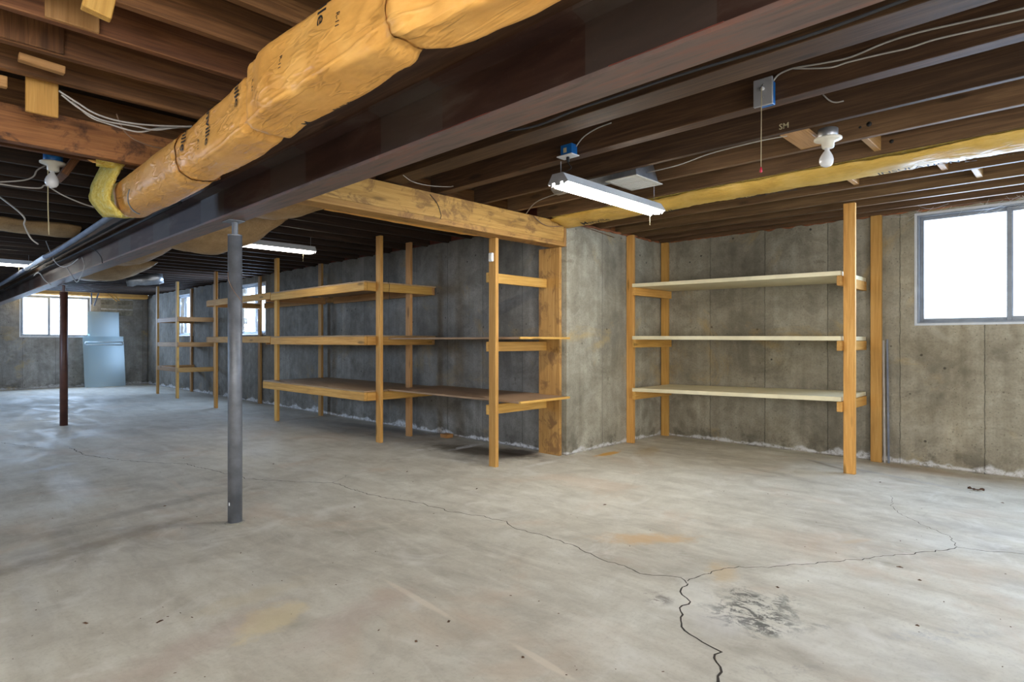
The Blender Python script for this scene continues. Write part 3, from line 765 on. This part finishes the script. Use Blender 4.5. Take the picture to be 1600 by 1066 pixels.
for i, (y0, y1) in enumerate(secs):
    ny = int((y1-y0)/.010) if y0 > 0 else 170
    vs = []; fs = []; off = .003*(i % 2)+.002*(i == 3)
    for j in range(ny+1):
        yy = y0+(y1-y0)*(j/ny)**(1 if y0 > 0 else .6)
        for k in range(NT):
            th_ = k/NT
            y2 = yy
            if j == ny: y2 += .014*noise.noise(Vector((th_*20, i, 0)))
            vs.append(dsurf(y2, th_, off))
    for j in range(ny):
        for k in range(NT): fs.append((j*NT+k, j*NT+(k+1) % NT, (j+1)*NT+(k+1) % NT, (j+1)*NT+k))
    o = link('kraft_wrap', mesh('kraft_wrap', vs, fs, True), M['kraft']); place(o, du)
# fibreglass showing at the far end and inner metal duct
vs = []; fs = []
NF = 60
for j in range(14):
    yy = 4.10+.022*j
    for k in range(NF):
        th_ = 2*math.pi*k/NF; p = dsurf(yy, ((1.25*math.pi-th_)/(2*math.pi)) % 1, -.012+.012*noise.noise(Vector((th_*2, yy*12, 2)))+.01*math.sin(j*.45))
        p.x -= .035*(j/13)**1.5*(1 if math.cos(th_) < 0 else .2); p.z += .018*(j/13)*(-math.sin(th_) > 0)
        vs.append(p)
for j in range(13):
    for k in range(NF): fs.append((j*NF+k, j*NF+(k+1) % NF, (j+1)*NF+(k+1) % NF, (j+1)*NF+k))
fs.append(tuple(13*NF+k for k in range(NF)))
place(link('fibreglass_end', mesh('fibreglass_end', vs, fs, True), M['fibre']), du)
# ragged yellow flap turned outwards at the end, and its loose paper corner
def sheet(name, grid, mat, par, t=.004, sm=True):
    nr, nc = len(grid), len(grid[0]); vs = [p for r in grid for p in r]; fs = []
    for a in range(nr-1):
        for b in range(nc-1): fs.append((a*nc+b, a*nc+b+1, (a+1)*nc+b+1, (a+1)*nc+b))
    o = link(name, mesh(name, vs, fs, sm), mat); md = o.modifiers.new('thickness', 'SOLIDIFY'); md.thickness = t; md.offset = 0
    if par is not None: place(o, par)
    return o
gr = []
for a in range(15):
    t = a/14; u = 196-26*math.sin(t*2.2)+14*max(0, t-.7)/.3*1.2; v = 250+88*t
    row = []
    for b in range(5):
        p = onY(u-13*b*.55+2*noise.noise(Vector((a*.7, b, 0))), v, 4.05+.05*b)
        row.append(p)
    gr.append(row)
sheet('fibreglass_flap', gr, M['fibre'], du, .022)
gr = [[onY(150+14*a, 246+3*b+2*a, 4.02+.02*b) for b in range(5)] for a in range(4)]
sheet('fibreglass_flap', gr, M['fibre'], du, .016)
gr = [[onY(136+10*a+3*b, 246+(3+1.8*b)*1.0+1.2*a, 4.06) for b in range(4)] for a in range(3)]
sheet('paper_flap', gr, M['kraft'], du, .003)
# grey tape strip near the far end
gr = [[dsurf(3.80+.022*b+.25*(a/15.), .16+.22*a/15, .006) for b in range(2)] for a in range(16)]
sheet('tape_strip', gr, M['tape'], du, .002)
# printing on the paper
def wrapfn(y, s0):
    return lambda a, b: dsurf(y-b, s0+a, .004, True)     # a runs down round the duct, b towards the camera
for (y, s0, size) in ((3.60, -.055, .078), (3.20, -.06, .072), (2.92, -.13, .072), (2.62, -.07, .068), (2.30, -.13, .066), (1.60, -.16, .066)):
    lettering('printed_text', 'Manville', M['ink'], wrapfn(y, s0), size, du)['kind'] = 'stuff'
for i in range(5):
    lettering('printed_text', 'FIBER GLASS BUILDING' if i % 2 else 'INSULATION R-11', M['ink'], wrapfn(3.77+.028*i, -.02), .022, du)['kind'] = 'stuff'
for (y, s0) in ((3.02, .09), (2.72, .10), (2.08, .06), (1.82, .07), (1.50, .05), (1.20, .06)):
    lettering('printed_text', 'R-11', M['ink'], wrapfn(y, s0), .024, du)['kind'] = 'stuff'
def botfn(y, s0):
    return lambda a, b: dsurf(y-a, s0-b, .004, True)
for (y, s0, s, z) in ((2.42, .40, 'Manv', .055), (1.98, .37, 'M', .05), (1.80, .37, 'aBUILD', .04), (1.38, .36, 'M', .05), (1.12, .35, 'M', .05)):
    lettering('printed_text', s, M['ink'], botfn(y, s0), z, du)['kind'] = 'stuff'

# ------------------------------------------------------------------ kraft faced batt between right joists
bt = thing('insulation_batt', 'yellow kraft-faced insulation batt hanging below the right joists', 'insulation', (4.45, 1.5, 2.26))
nr, nc = 150, 14; gr = []
for a in range(nr+1):
    y = -2.5+(3.668+2.5)*a/nr; row = []
    for b in range(nc+1):
        t = b/nc; x = 4.312+(4.672-4.312)*t
        z = 2.290-.050*math.sin(math.pi*t)**.6-.016*(.35-abs(noise.noise(Vector((y*6+t*2, t*2.5, 1)))))-.005*noise.noise(Vector((y*22, t*6, 2)))-.018*noise.noise(Vector((y*1.7, t*2, 4)))
        row.append(Vector((x+.006*noise.noise(Vector((y*4, t*4, 7))), y, z)))
    gr.append(row)
sheet('kraft_facing', gr, M['kraft_batt'], bt, .004)
box('fibreglass_core', 4.315, 4.67, -2.5, 3.66, 2.30, 2.44, M['fibre'], bt, 'Y', wob=.004)
def battfn(y, x):
    x += .10
    return lambda a, b: Vector((x-b, y-a, 2.290-.050*math.sin(math.pi*min(1, max(0, (x-b-4.312)/.36)))**.6-.020-.018*noise.noise(Vector(((y-a)*1.7, (x-b-4.312)/.36*2, 4)))))
for (y, x, s, z) in ((3.42, 4.40, 'ABCDEF', .05), (2.75, 4.43, 'Manville', .05), (1.95, 4.44, 'INSULATION', .04), (1.55, 4.50, 'Manville', .045), (1.0, 4.42, 'INSULATION', .04), (.55, 4.50, 'Manville', .045), (0.15, 4.50, 'R-11', .045)):
    if s == 'ABCDEF': s = 'Manville'
    lettering('printed_text', s, M['ink'], battfn(y, x), z*1.9, bt)['kind'] = 'stuff'

# sagging kraft batts on the far side of the beam
def sag(x0, x1, y0, y1, z0, dip, lab):
    gr = []
    for a in range(29):
        t = a/28; row = []
        for b in range(15):
            q = b/14; x = x0+(x1-x0)*t; y = y0+(y1-y0)*q
            z = z0-dip*(math.sin(math.pi*min(1, .12+.88*t))**.55)*math.sin(math.pi*q)**.5+.014*noise.noise(Vector((x*6, y*4, 0)))+.006*noise.noise(Vector((x*22, y*3, 0)))
            row.append(Vector((x+.02*noise.noise(Vector((y*6, 1, x*2))), y, z)))
        gr.append(row)
    o = sheet('hanging_batt', gr, M['kraft_dull'], None, .02)
    return tag(o, lab, 'insulation')
sag(1.52, 2.45, 4.22, 4.95, 2.262, .17, 'brown kraft batt sagging beside the beam just behind the golden header')
sag(1.52, 2.52, 5.35, 6.40, 2.265, .32, 'large brown kraft batt sagging just left of the grey steel post')
sag(1.52, 2.20, 6.95, 8.9, 2.262, .25, 'brown kraft batt drooping along the beam halfway back')
sag(1.55, 2.60, 9.6, 11.0, 2.262, .26, 'drooping brown kraft batt farthest back above the brown post')
rb = box('rim_batt', 1.6, 4.5, YF-.40, YF-.06, 2.20, 2.50, M['kraft'], None, 'X', bev=.03)
tag(rb, 'long kraft insulation roll tucked along the top of the far wall', 'insulation')
lb = []
for a in range(41):
    t = a/40; x = -2.0+3.3*t; lb.append([Vector((x, 7.35+.5*b/5, 2.285-.07*math.sin(math.pi*b/5)-.02*noise.noise(Vector((x*4, b, 0))))) for b in range(6)])
tag(sheet('hanging_batt', lb, M['kraft_dull'], None, .03), 'pale insulation strip across the left joists behind the bare bulb', 'insulation')
gr = []
for a in range(33):
    t = a/32; x = 2.1+2.4*t; gr.append([Vector((x, 3.835+.10*b/4, 2.10-.045*math.sin(math.pi*b/4)-.02*math.sin(t*5)*t+.008*noise.noise(Vector((x*9, b, 2))))) for b in range(5)])
tag(sheet('paper_strip', gr, M['kraft'], None, .004), 'torn kraft paper strip hanging behind the golden header', 'paper')
# crumpled foil duct piece
fo = lathe('foil_duct', [(.07, -.28), (.09, -.2), (.075, -.1), (.095, 0), (.08, .1), (.10, .2), (.085, .28)], M['galv'], None, (3.02, 11.9, 2.205), 14)

for v in fo.data.vertices: v.co += Vector((noise.noise(v.co*14), noise.noise(v.co*14+Vector((5, 0, 0))), 0))*.05
fo.rotation_euler = (math.radians(80), .2, math.radians(70)); tag(fo, 'crumpled shiny foil duct end under the far ceiling', 'duct')

# ------------------------------------------------------------------ fluorescent shop lights
def shop_light(x0, x1, y, z, label, full=True, group=None, along='X', watt=None, chain=True):
    t = thing('shop_light', label, 'light', (x0, y, z), group)
    # hood: trapezoid reflector open below (local: length L along X)
    L = x1-x0; pr_ = [(-.085, -.012), (-.045, .048), (.045, .048), (.085, -.012)]
    vs = []; fs = []
    for xx in (0, L):
        for q, w in pr_: vs.append((xx, q, w))
        for q, w in [(a*.96, b-.003) for a, b in pr_]: vs.append((xx, q, w))
    for i in range(3): fs += [(i, i+1, 9+i, 8+i), (4+i, 12+i, 13+i, 5+i)]
    fs += [(0, 8, 12, 4), (3, 7, 15, 11)]
    for b in (0, 8): fs += [(b+i, b+4+i, b+5+i, b+1+i) for i in range(3)]
    def L2(o):
        o.location = Vector((x0, y, z)) if along == 'X' else Vector((x0, y, z)); place(o, t)
        return o
    L2(link('reflector', mesh('reflector', vs, fs), M['white']))
    for xx in (-.004, L+.001):   # end caps with two tube notches
        out = [(-.085, -.012), (-.045, .05), (.045, .05), (.085, -.012), (.062, -.022), (.05, -.036), (.043, -.008), (.025, -.008), (.02, -.03), (-.02, -.03), (-.025, -.008), (-.043, -.008), (-.05, -.036), (-.062, -.022)]
        n = len(out); vs = [(xx, a, b) for a, b in out]+[(xx+.003, a, b) for a, b in out]
        fs = [tuple(range(n)), tuple(range(n, 2*n))[::-1]]+[(i, n+i, n+(i+1) % n, (i+1) % n) for i in range(n)]
        L2(link('end_cap', mesh('end_cap', vs, fs), M['grey_plate']))
    for q in (-.036, .036):
        o = L2(link('tube_lamp', tubemesh('tube_lamp', [(.02, q, -.022), (L-.02, q, -.022)], .0165, 12, 1), M['tube_dim' if watt and watt < 20 else 'tube']))
    if chain:
        for xx in (.03, L-.03): L2(link('hanging_chain', tubemesh('hanging_chain', [(xx, 0, .045), (xx, 0, ZC-z)], .002, 5, 1), M['galv']))
    for xx in (.05, L-.14):
        L2(link('pull_chain', tubemesh('pull_chain', [(xx, -.06 if xx < .2 else -.03, -.02), (xx, -.06 if xx < .2 else -.03, -.02-(.03 if xx < .2 else .12))], .0022, 5, 1), M['string']))
    return t
shop_light(2.985, 4.205, 2.476, 2.165, 'white two-tube shop light hanging under the right joists, lit', watt=30)
shop_light(2.20, 3.42, 6.59, 2.19, 'lit fluorescent shop light behind the golden header over the long shelving', watt=9)
shop_light(.15, 1.30, 10.6, 2.19, 'lit fluorescent light at the far left edge of the photo', watt=14)
shop_light(-1.5, -.3, 1.55, 2.19, 'added fluorescent fill light left of the camera, out of view', watt=30)  # unseen fixture added to light the duct from the left
shop_light(-1.0, .2, -1.6, 2.19, 'added fluorescent fill light behind the camera on the left, out of view', watt=34)  # unseen fixture added as rear left fill
shop_light(3.0, 4.2, -1.4, 2.19, 'added fluorescent fill light behind the camera on the right, out of view', watt=40)  # unseen fixture added as rear right fill

# ------------------------------------------------------------------ bulbs, boxes, switch
def bulb_fixture(x, y, zc, label, boxmat, tilt=(0, 0)):
    t = thing('bulb_fixture', label, 'light', (x, y, zc))
    lathe('junction_box', [(.05, 0), (.052, .002), (.052, .050), (.05, .052)], boxmat, t, (x, y, zc), 20)
    lathe('lampholder', [(.028, -.055), (.032, -.050), (.034, -.022), (.062, -.012), (.072, -.008), (.072, 0)][::1], M['porcelain'], t, (x, y, zc), 24)
    o = lathe('bulb', [(.013, -.050), (.013, -.068), (.021, -.078), (.031, -.096), (.0375, -.116), (.036, -.136), (.026, -.152), (.010, -.159)][::-1], M['bulb'], t, (x, y, zc), 20)
    o.rotation_euler = (tilt[0], tilt[1], 0)
    return t
b2 = bulb_fixture(3.665, 1.06, 2.272, 'bare white bulb in a porcelain holder under the right joists', M['galv'], (.08, -.05))
b1 = bulb_fixture(.69, 4.74, 2.262, 'unlit bare bulb with a blue box and pull string left of the duct', M['blue'], (.05, .05))
p = onY(75, 262, 4.74)
tube('pull_string', [(p.x, 4.74, 2.28), (p.x, 4.74, 2.0), (p.x+.005, 4.74, 1.80)], .003, M['string'], b1)
# gusset piece behind it
box('blocking', .80, .84, 4.68, 4.95, 2.17, 2.50, M['joist_left'], ceil, 'Z', rot=(0, .5, 0))
# pull-chain switch box on the side of the doubled joist
p = onX(1194, 143, 2.93)
sw_ = thing('switch_box', 'blue electrical box with a grey cover plate and pull string', 'switch', (2.95, p.y, p.z))
box('box_body', 2.935, 2.979, p.y-.036, p.y+.030, p.z-.062, p.z+.050, M['blue'], sw_)
box('cover_plate', 2.922, 2.935, p.y-.042, p.y+.050, p.z-.070, p.z+.064, M['grey_plate'], sw_, bev=.003)
lathe('pull_nipple', [(.009, 0), (.009, .014), (.004, .016)], M['white'], sw_, (2.921, p.y+.002, p.z+.010), 10).rotation_euler = (0, -math.pi/2, 0)
q = onX(1189, 262, 2.905)
tube('pull_string', [(2.908, p.y+.002, p.z+.008), (2.905, p.y+.003, p.z-.02), (2.905, q.y, q.z)], .0018, M['string'], sw_)
lathe('string_toggle', [(.004, -.016), (.007, -.010), (.005, .004), (.002, .012)], M['red'], sw_, (2.905, q.y, q.z-.008), 10)
for k in (-.030, .030): lathe('screw', [(.004, 0), (.004, .003)], M['galv'], sw_, (2.921, p.y+.002, p.z+k), 8).rotation_euler = (0, -math.pi/2, 0)
p2 = onX(889, 237, 2.95)
ob = thing('outlet_box', 'blue junction box with a white outlet cover above the shop light', 'outlet', tuple(p2))
box('box_body', 2.92, 2.979, p2.y-.045, p2.y+.045, p2.z-.028, p2.z+.040, M['blue'], ob)
box('cover_plate', 2.900, 2.979, p2.y-.062, p2.y+.062, p2.z-.036, p2.z-.029, M['white'], ob)
box('box_label', 2.9185, 2.9205, p2.y-.005, p2.y+.020, p2.z-.012, p2.z+.018, M['string'], ob, bev=0)
pg = p2+Vector((-.01, 0, -.036))
lathe('plug', [(.009, 0), (.012, -.006), (.010, -.026), (.004, -.034)][::-1], M['black'], ob, pg, 10)
tube('power_cord', [pg+Vector((0, 0, -.03)), pg+Vector((-.006, -.012, -.05)), pg+Vector((.004, -.022, -.075)), Vector((3.01, 2.46, 2.2185))], .0028, M['black'], ob)
# motion sensor on the shelf post
sn = thing('sensor', 'small white plastic sensor on the nearest shelving post', 'sensor', (3.69, 3.825, 1.85))
box('housing', 3.668, 3.6965, 3.800, 3.852, 1.832, 1.912, M['white'], sn, bev=.008)
box('lens', 3.664, 3.669, 3.812, 3.840, 1.85, 1.895, M['porcelain'], sn, bev=.002)

# ceiling vent boot
vb = thing('floor_register_boot', 'sheet metal register boot with a cream grille between the right joists', 'vent', (3.68, 2.33, 2.25))
bx0, bx1, by0, by1, bz = 3.50, 3.845, 2.21, 2.47, 2.262
vs = [(bx0+.03, by0+.02, bz), (bx1-.02, by0+.02, bz), (bx1-.02, by1-.02, bz), (bx0+.03, by1-.02, bz), (bx0+.05, by0+.06, ZC-.06), (bx1-.10, by0+.06, ZC-.06), (bx1-.10, by1-.06, ZC-.06), (bx0+.05, by1-.06, ZC-.06)]
fs = [(4, 5, 6, 7)]+[(i, (i+1) % 4, 4+(i+1) % 4, 4+i) for i in range(4)]
place(link('boot', mesh('boot', vs, fs), M['galv']), vb)
multi = [(bx0, bx1, by0, by0+.025, bz-.006, bz), (bx0, bx1, by1-.025, by1, bz-.006, bz), (bx0, bx0+.025, by0+.025, by1-.025, bz-.006, bz), (bx1-.025, bx1, by0+.025, by1-.025, bz-.006, bz), ((bx0+bx1)/2-.006, (bx0+bx1)/2+.006, by0+.025, by1-.025, bz-.006, bz)]
multibox('grille_frame', multi, M['porcelain'], vb)
for k in range(12):
    yy = by0+.030+k*.0172
    box('louvre', bx0+.026, bx1-.026, yy, yy+.009, bz-.004, bz+.004, M['porcelain'], vb, bev=0)
o = lathe('round_duct', [(.085, 0), (.085, .55), (.08, .56)], M['galv'], vb, (3.665, 2.50, 2.375), 20); o.rotation_euler = (-math.pi/2, 0, 0)

# ------------------------------------------------------------------ cables and pipes
def cable(name, pts, r, mat, label, cat='cable', seg=6): return tag(tube(name, pts, r, M[mat], None, seg), label, cat)
JX = 2.972
def jp(*a): return [onX(u, v, JX) for u, v in a]
cable('cable', [onX(1207, 128, 2.96)]+jp((1216, 117), (1232, 109), (1248, 105), (1290, 98), (1330, 89), (1380, 68), (1430, 52), (1490, 38), (1570, 20), (1640, 2))+[onX(1640, 2, JX)+Vector((0, -d, d*.004)) for d in (.1, .25, .5, 1, 2, 3.5)], .0048, 'wire', 'upper grey cable stapled along the joist above the switch box')
cable('cable', jp((1240, 107), (1268, 107), (1300, 105), (1322, 98), (1350, 91), (1380, 84), (1420, 75), (1460, 62), (1530, 46), (1600, 31), (1660, 20))+[onX(1660, 20, JX)+Vector((0, -d, d*.004)) for d in (.1, .25, .5, 1, 2, 3.5)], .0044, 'wire', 'lower grey cable running beside the upper one above the switch box')
cable('cable', [onX(900, 229, 2.96), onX(912, 214, 2.965), onX(932, 201, 2.97), onX(955, 192, 2.97)], .004, 'wire', 'short pale cable curving out of the blue outlet box')
cable('cable', [onX(u, v, 3.443) for u, v in ((1286, 148), (1296, 157), (1306, 160), (1318, 158))], .004, 'wire', 'short stub of cable poking from under the doubled joist')
cable('cable', [onX(u, v, 1.52) for u, v in ((700, 210), (760, 206), (830, 199), (900, 172), (980, 145), (1060, 118), (1250, 60), (1400, 5), (1560, -55))], .004, 'black', 'thin brown cable stretched along the right side of the steel beam')
cable('cable', [onZ(u, v, 2.30) for u, v in ((1010, 270), (1060, 258), (1110, 240), (1180, 222), (1230, 212))], .004, 'wire', 'loose grey cable between the joists right of the metal boot')
cable('cable', [onZ(u, v, 2.285) for u, v in ((820, 337), (835, 318), (858, 307), (884, 300))], .004, 'wire', 'grey cable looping over the end of the golden header')
cable('cable', [onY(u, v, 3.66) for u, v in ((834, 338), (848, 350), (865, 354), (905, 353), (960, 371))], .0045, 'wire_brown', 'brown cable running along the top of the concrete corner')
cable('cable', [onY(u, v, 3.668) for u, v in ((672, 304), (683, 318), (689, 335), (688, 342))], .003, 'black', 'short black wire hanging down over the golden header')
cable('cable', [onZ(u, v, 2.29) for u, v in ((630, 274), (645, 284), (670, 290), (700, 292))]+[onZ(708, 291, 2.29)], .003, 'wire', 'thin grey wire hanging off the triple joist above the header')
# left cables
def hl(Y, *a): return [onY(u, v, Y) for u, v in a]
cable('cable', hl(3.30, (92, 142), (120, 160), (150, 178), (190, 190), (240, 196), (300, 198)), .0045, 'wire', 'uppermost of the pale cables swagged over the red header')
cable('cable', hl(3.32, (96, 148), (125, 170), (160, 188), (210, 197), (240, 203), (270, 200), (300, 197)), .0045, 'wire', 'middle pale cable swagged over the red header')
cable('cable', hl(3.34, (112, 158), (140, 182), (165, 192), (215, 206), (250, 200), (298, 199)), .0045, 'wire', 'lowest of the pale cables swagged over the red header')
cable('cable', hl(3.60, (182, 178), (190, 198), (205, 215), (235, 228), (266, 234)), .0035, 'wire_brown', 'brown cable drooping from the joists to the duct')
cable('cable', hl(5.0, (-10, 285), (35, 282), (52, 276), (58, 266), (72, 258)), .005, 'wire', 'pale cable looping up to the blue bulb box')
cable('cable', hl(5.0, (-10, 286), (30, 292), (62, 294), (72, 290), (100, 306), (140, 322), (165, 325)), .005, 'wire', 'pale cable passing below the bare bulb to the duct end')
cable('cable', [Vector((.42, 5.875, 2.30))]+hl(5.6, (33, 334), (38, 352), (48, 372), (60, 382)), .006, 'wire', 'short pale cable hanging above the grey conduit')
cable('cable', [onX(u, v, 1.25) for u, v in ((70, 372), (78, 392), (86, 409), (97, 417), (110, 414), (122, 405))], .005, 'wire', 'white cable draped in a loop beside the beam')
cable('cable', [onX(u, v, 1.352) for u, v in ((104, 418), (112, 430), (120, 441), (127, 430), (132, 415), (128, 402))], .005, 'wire', 'white cable hanging in a V under the beam')
cable('cable', [onX(u, v, 1.28) for u, v in ((53, 431), (58, 427), (63, 428), (70, 438), (80, 446))], .006, 'wire', 'thick white cable end by the far end of the beam')
cable('cable', [onX(u, v, 1.33) for u, v in ((137, 384), (150, 392), (158, 402), (160, 411))], .004, 'black', 'black wire looping against the side of the beam')
cable('electrical_conduit', [onZ(178, 335, 2.1), onZ(120, 373, 2.1), onZ(85, 395, 2.1), Vector((1.19, 8.7, 2.10))], .024, 'conduit', 'grey plastic pipe running beside the beam beyond the duct', 'pipe', 12)
cable('pipe_joint', [Vector((1.19, 8.7, 2.10)), Vector((1.195, 10.2, 2.09))], .027, 'pvc', 'white pipe length joined to the grey conduit', 'pipe', 12)
cable('electrical_conduit', [Vector((1.195, 10.2, 2.09)), Vector((1.17, 13, 2.05)), Vector((1.1, 16, 2.02))], .024, 'conduit', 'far dark length of the pipe past the white joint', 'pipe', 12)
cable('water_pipe', [Vector((1.31, 4.4, 2.13)), Vector((1.31, 10, 2.13)), Vector((1.31, 14, 2.13))], .012, 'black', 'upper thin dark pipe along the top of the beam', 'pipe', 8)
cable('water_pipe', [Vector((1.33, 4.4, 2.06)), Vector((1.33, 10, 2.06)), Vector((1.33, 14, 2.06))], .009, 'black', 'lower thin dark pipe along the top of the beam', 'pipe', 8)
# two pairs of strips hanging at the far wall
for k, (u0, v0, u1, v1, m, lb_) in enumerate(((143, 448, 143, 476, 'conduit', 'straight blue-grey strip hanging before the far wall'), (154, 448, 147, 478, 'conduit', 'slanted blue-grey strip hanging before the far wall'), (168, 452, 183, 471, 'pine', 'left of two pale sticks hanging before the far wall'), (176, 452, 187, 470, 'pine', 'right of two pale sticks hanging before the far wall'))):
    a, b = onY(u0, v0, 17.3), onY(u1, v1, 17.3)
    a.z = 2.29
    tag(beam('hanging_strip', a, b, .03, .012, M[m], None, (1, 0, 0)), lb_, 'strip')

# ------------------------------------------------------------------ frosted door panels at the far wall
def panel(x0, x1, yb, yt, zt, label, bar):
    t = thing('shower_door_panel', label, 'glass panel', ((x0+x1)/2, yb, 0))
    th_ = .008; vs = [(x0, yb, .004), (x1, yb, .004), (x1-.0, yt, zt), (x0, yt, zt)]; vs += [(a, b+th_, c) for a, b, c in vs]
    fs = [(0, 1, 2, 3), (7, 6, 5, 4)]+[(i, 4+i, 4+(i+1) % 4, (i+1) % 4) for i in range(4)]
    place(link('glass_sheet', mesh('glass_sheet', vs, fs), M['frost']), t)
    if bar:
        for zz in (bar, bar+.07):
            yy = yb+(yt-yb)*zz/zt-.03
            tube('towel_bar', [(x0+.04, yy, zz), (x1-.02, yy, zz)], .008, M['alu_light'], t, 8, 1)
        for xx in (x0+.04, x1-.02): tube('bar_bracket', [(xx, yb+(yt-yb)*bar/zt-.03, bar-.008), (xx, yb+(yt-yb)*bar/zt-.03, bar+.078)], .008, M['alu_light'], t, 6, 1)
    return t
panel(3.135, 3.985, 17.36, 17.58, 1.24, 'shorter frosted glass door panel with a towel bar, leaning in front at the far wall', 1.03)
panel(3.265, 3.93, 17.66, 17.775, 1.86, 'taller frosted glass door panel leaning behind at the far wall under the window corner', 0)

# thin strips leaning beside the alcove unit
for (yy, h, m, lb_) in ((1.352, 1.13, 'wire', 'pale thin metal strip leaning on the wall beside the alcove shelving'), (1.320, 1.14, 'conduit', 'dark thin metal strip leaning on the wall beside the alcove shelving')):
    tag(beam('leaning_strip', (6.34, yy, 0.0), (6.378, yy+.02, h), .018, .006, M[m], None, (0, 1, 0)), lb_, 'strip')

# ------------------------------------------------------------------ small things on the floor
p = onZ(698, 683.5)
tag(box('wood_offcut', p.x-.05, p.x+.05, p.y-.06, p.y+.06, 0, .042, M['pine_old'], None, 'X'), 'small wood offcut on the floor under the lower shelf by the wall', 'offcut')
p = onZ(1525, 767)
vs = []; fs = []
for a in range(9):
    for b in range(5):
        t, s = a/8-.5, b/4-.5; w = math.cos(t*math.pi)*.5+.1
        vs.append(p+Vector((s*.05*w+.02*noise.noise(Vector((a*.6, 0, 0))), t*.10, .006+.018*abs(noise.noise(Vector((a*.8, b*.9, 3))))*2)))
for a in range(8):
    for b in range(4): fs.append((a*5+b, a*5+b+1, a*5+b+6, a*5+b+5))
o = link('dead_leaf', mesh('dead_leaf', vs, fs, True), M['debris']); md = o.modifiers.new('t', 'SOLIDIFY'); md.thickness = .0015
tag(o, 'curled brown dead leaf on the floor below the right window', 'leaf')
vs = []; fs = []
pix = [(1165, 707), (1390, 790), (1370, 790), (1440, 795), (1230, 773), (1200, 772), (1250, 771), (1229, 789), (1131, 768), (640, 760), (1263, 908), (1437, 907), (1215, 918), (1436, 988), (1563, 968), (1350, 950), (873, 881), (798, 931), (590, 862), (587, 862), (262, 964), (282, 958), (300, 965), (395, 894), (520, 880), (525, 914), (455, 960), (116, 811), (140, 816), (60, 942), (90, 924), (320, 1058), (20, 1030), (740, 1060), (885, 1055), (962, 1046), (901, 1047)]
for i in range(150): pix.append((random.uniform(20, 1590), 560+abs(random.gauss(230, 140))))
for (u, v) in pix:
    if v < 640 or v > 1062: continue
    c = onZ(u, v)
    if c.x > 6.2 or (c.x > 4.4 and c.y > 3.5): continue
    s = random.uniform(.0010, .0026) if random.random() < .9 else .005; a = random.uniform(0, 3.1); st = random.uniform(1, 3); b0 = len(vs)
    for dx, dy, dz in ((-1, -1, 0), (1, -1, 0), (1.1, 1, 0), (-1, 1, 0), (0, 0, 1)):
        vs.append(c+Vector(((dx*math.cos(a)*st-dy*math.sin(a))*s, (dx*math.sin(a)*st+dy*math.cos(a))*s, dz*s+.0003)))
    fs += [(b0, b0+1, b0+4), (b0+1, b0+2, b0+4), (b0+2, b0+3, b0+4), (b0+3, b0, b0+4), (b0+3, b0+2, b0+1, b0)]
o = link('floor_grit', mesh('floor_grit', vs, fs), M['debris']); tag(o, 'scattered dark grit and wood crumbs on the concrete floor', 'debris'); o['kind'] = 'stuff'
# cobwebs over the right window
g_ = []
vs = []; fs = []
random.seed(3)
for i in range(46):
    y0 = random.uniform(-.3, 1.12); z0_ = 2.29+random.uniform(-.02, .02); L = random.uniform(.1, .5)
    a = Vector((6.33+random.uniform(-.06, .04), y0, z0_)); b = a+Vector((random.uniform(-.05, .03), L*random.choice((-1, 1))*.6, random.uniform(-.13, .03)))
    m = (a+b)/2+Vector((0, 0, -random.uniform(.01, .05)))
    me = tubemesh('w', [a, m, b], .0007, 3, 4, False); k = len(vs)
    vs += [tuple(v.co) for v in me.vertices]; fs += [tuple(q+k for q in p_.vertices) for p_ in me.polygons]; bpy.data.meshes.remove(me)
o = link('cobweb', mesh('cobweb', vs, fs), M['white']); tag(o, 'wispy white cobweb strands above the right window', 'cobweb'); o['kind'] = 'stuff'

# repeats of one kind share a group phrase
import collections
G_ = {'cable': 'cables under the ceiling', 'support_post': 'steel posts under the beam', 'shop_light': 'fluorescent shop lights', 'hanging_batt': 'kraft insulation batts hanging from the ceiling',
      'bulb_fixture': 'bare bulb fixtures', 'electrical_conduit': 'lengths of grey pipe beside the beam', 'water_pipe': 'thin pipes along the beam', 'hanging_strip': 'strips hanging at the far wall',
      'leaning_strip': 'thin strips leaning by the alcove shelving', 'shower_door_panel': 'frosted door panels at the far wall'}
for o in SC.objects:
    k = o.name.split('.')[0]
    if k in G_ and o.parent is None and 'label' in o: o['group'] = G_[k]
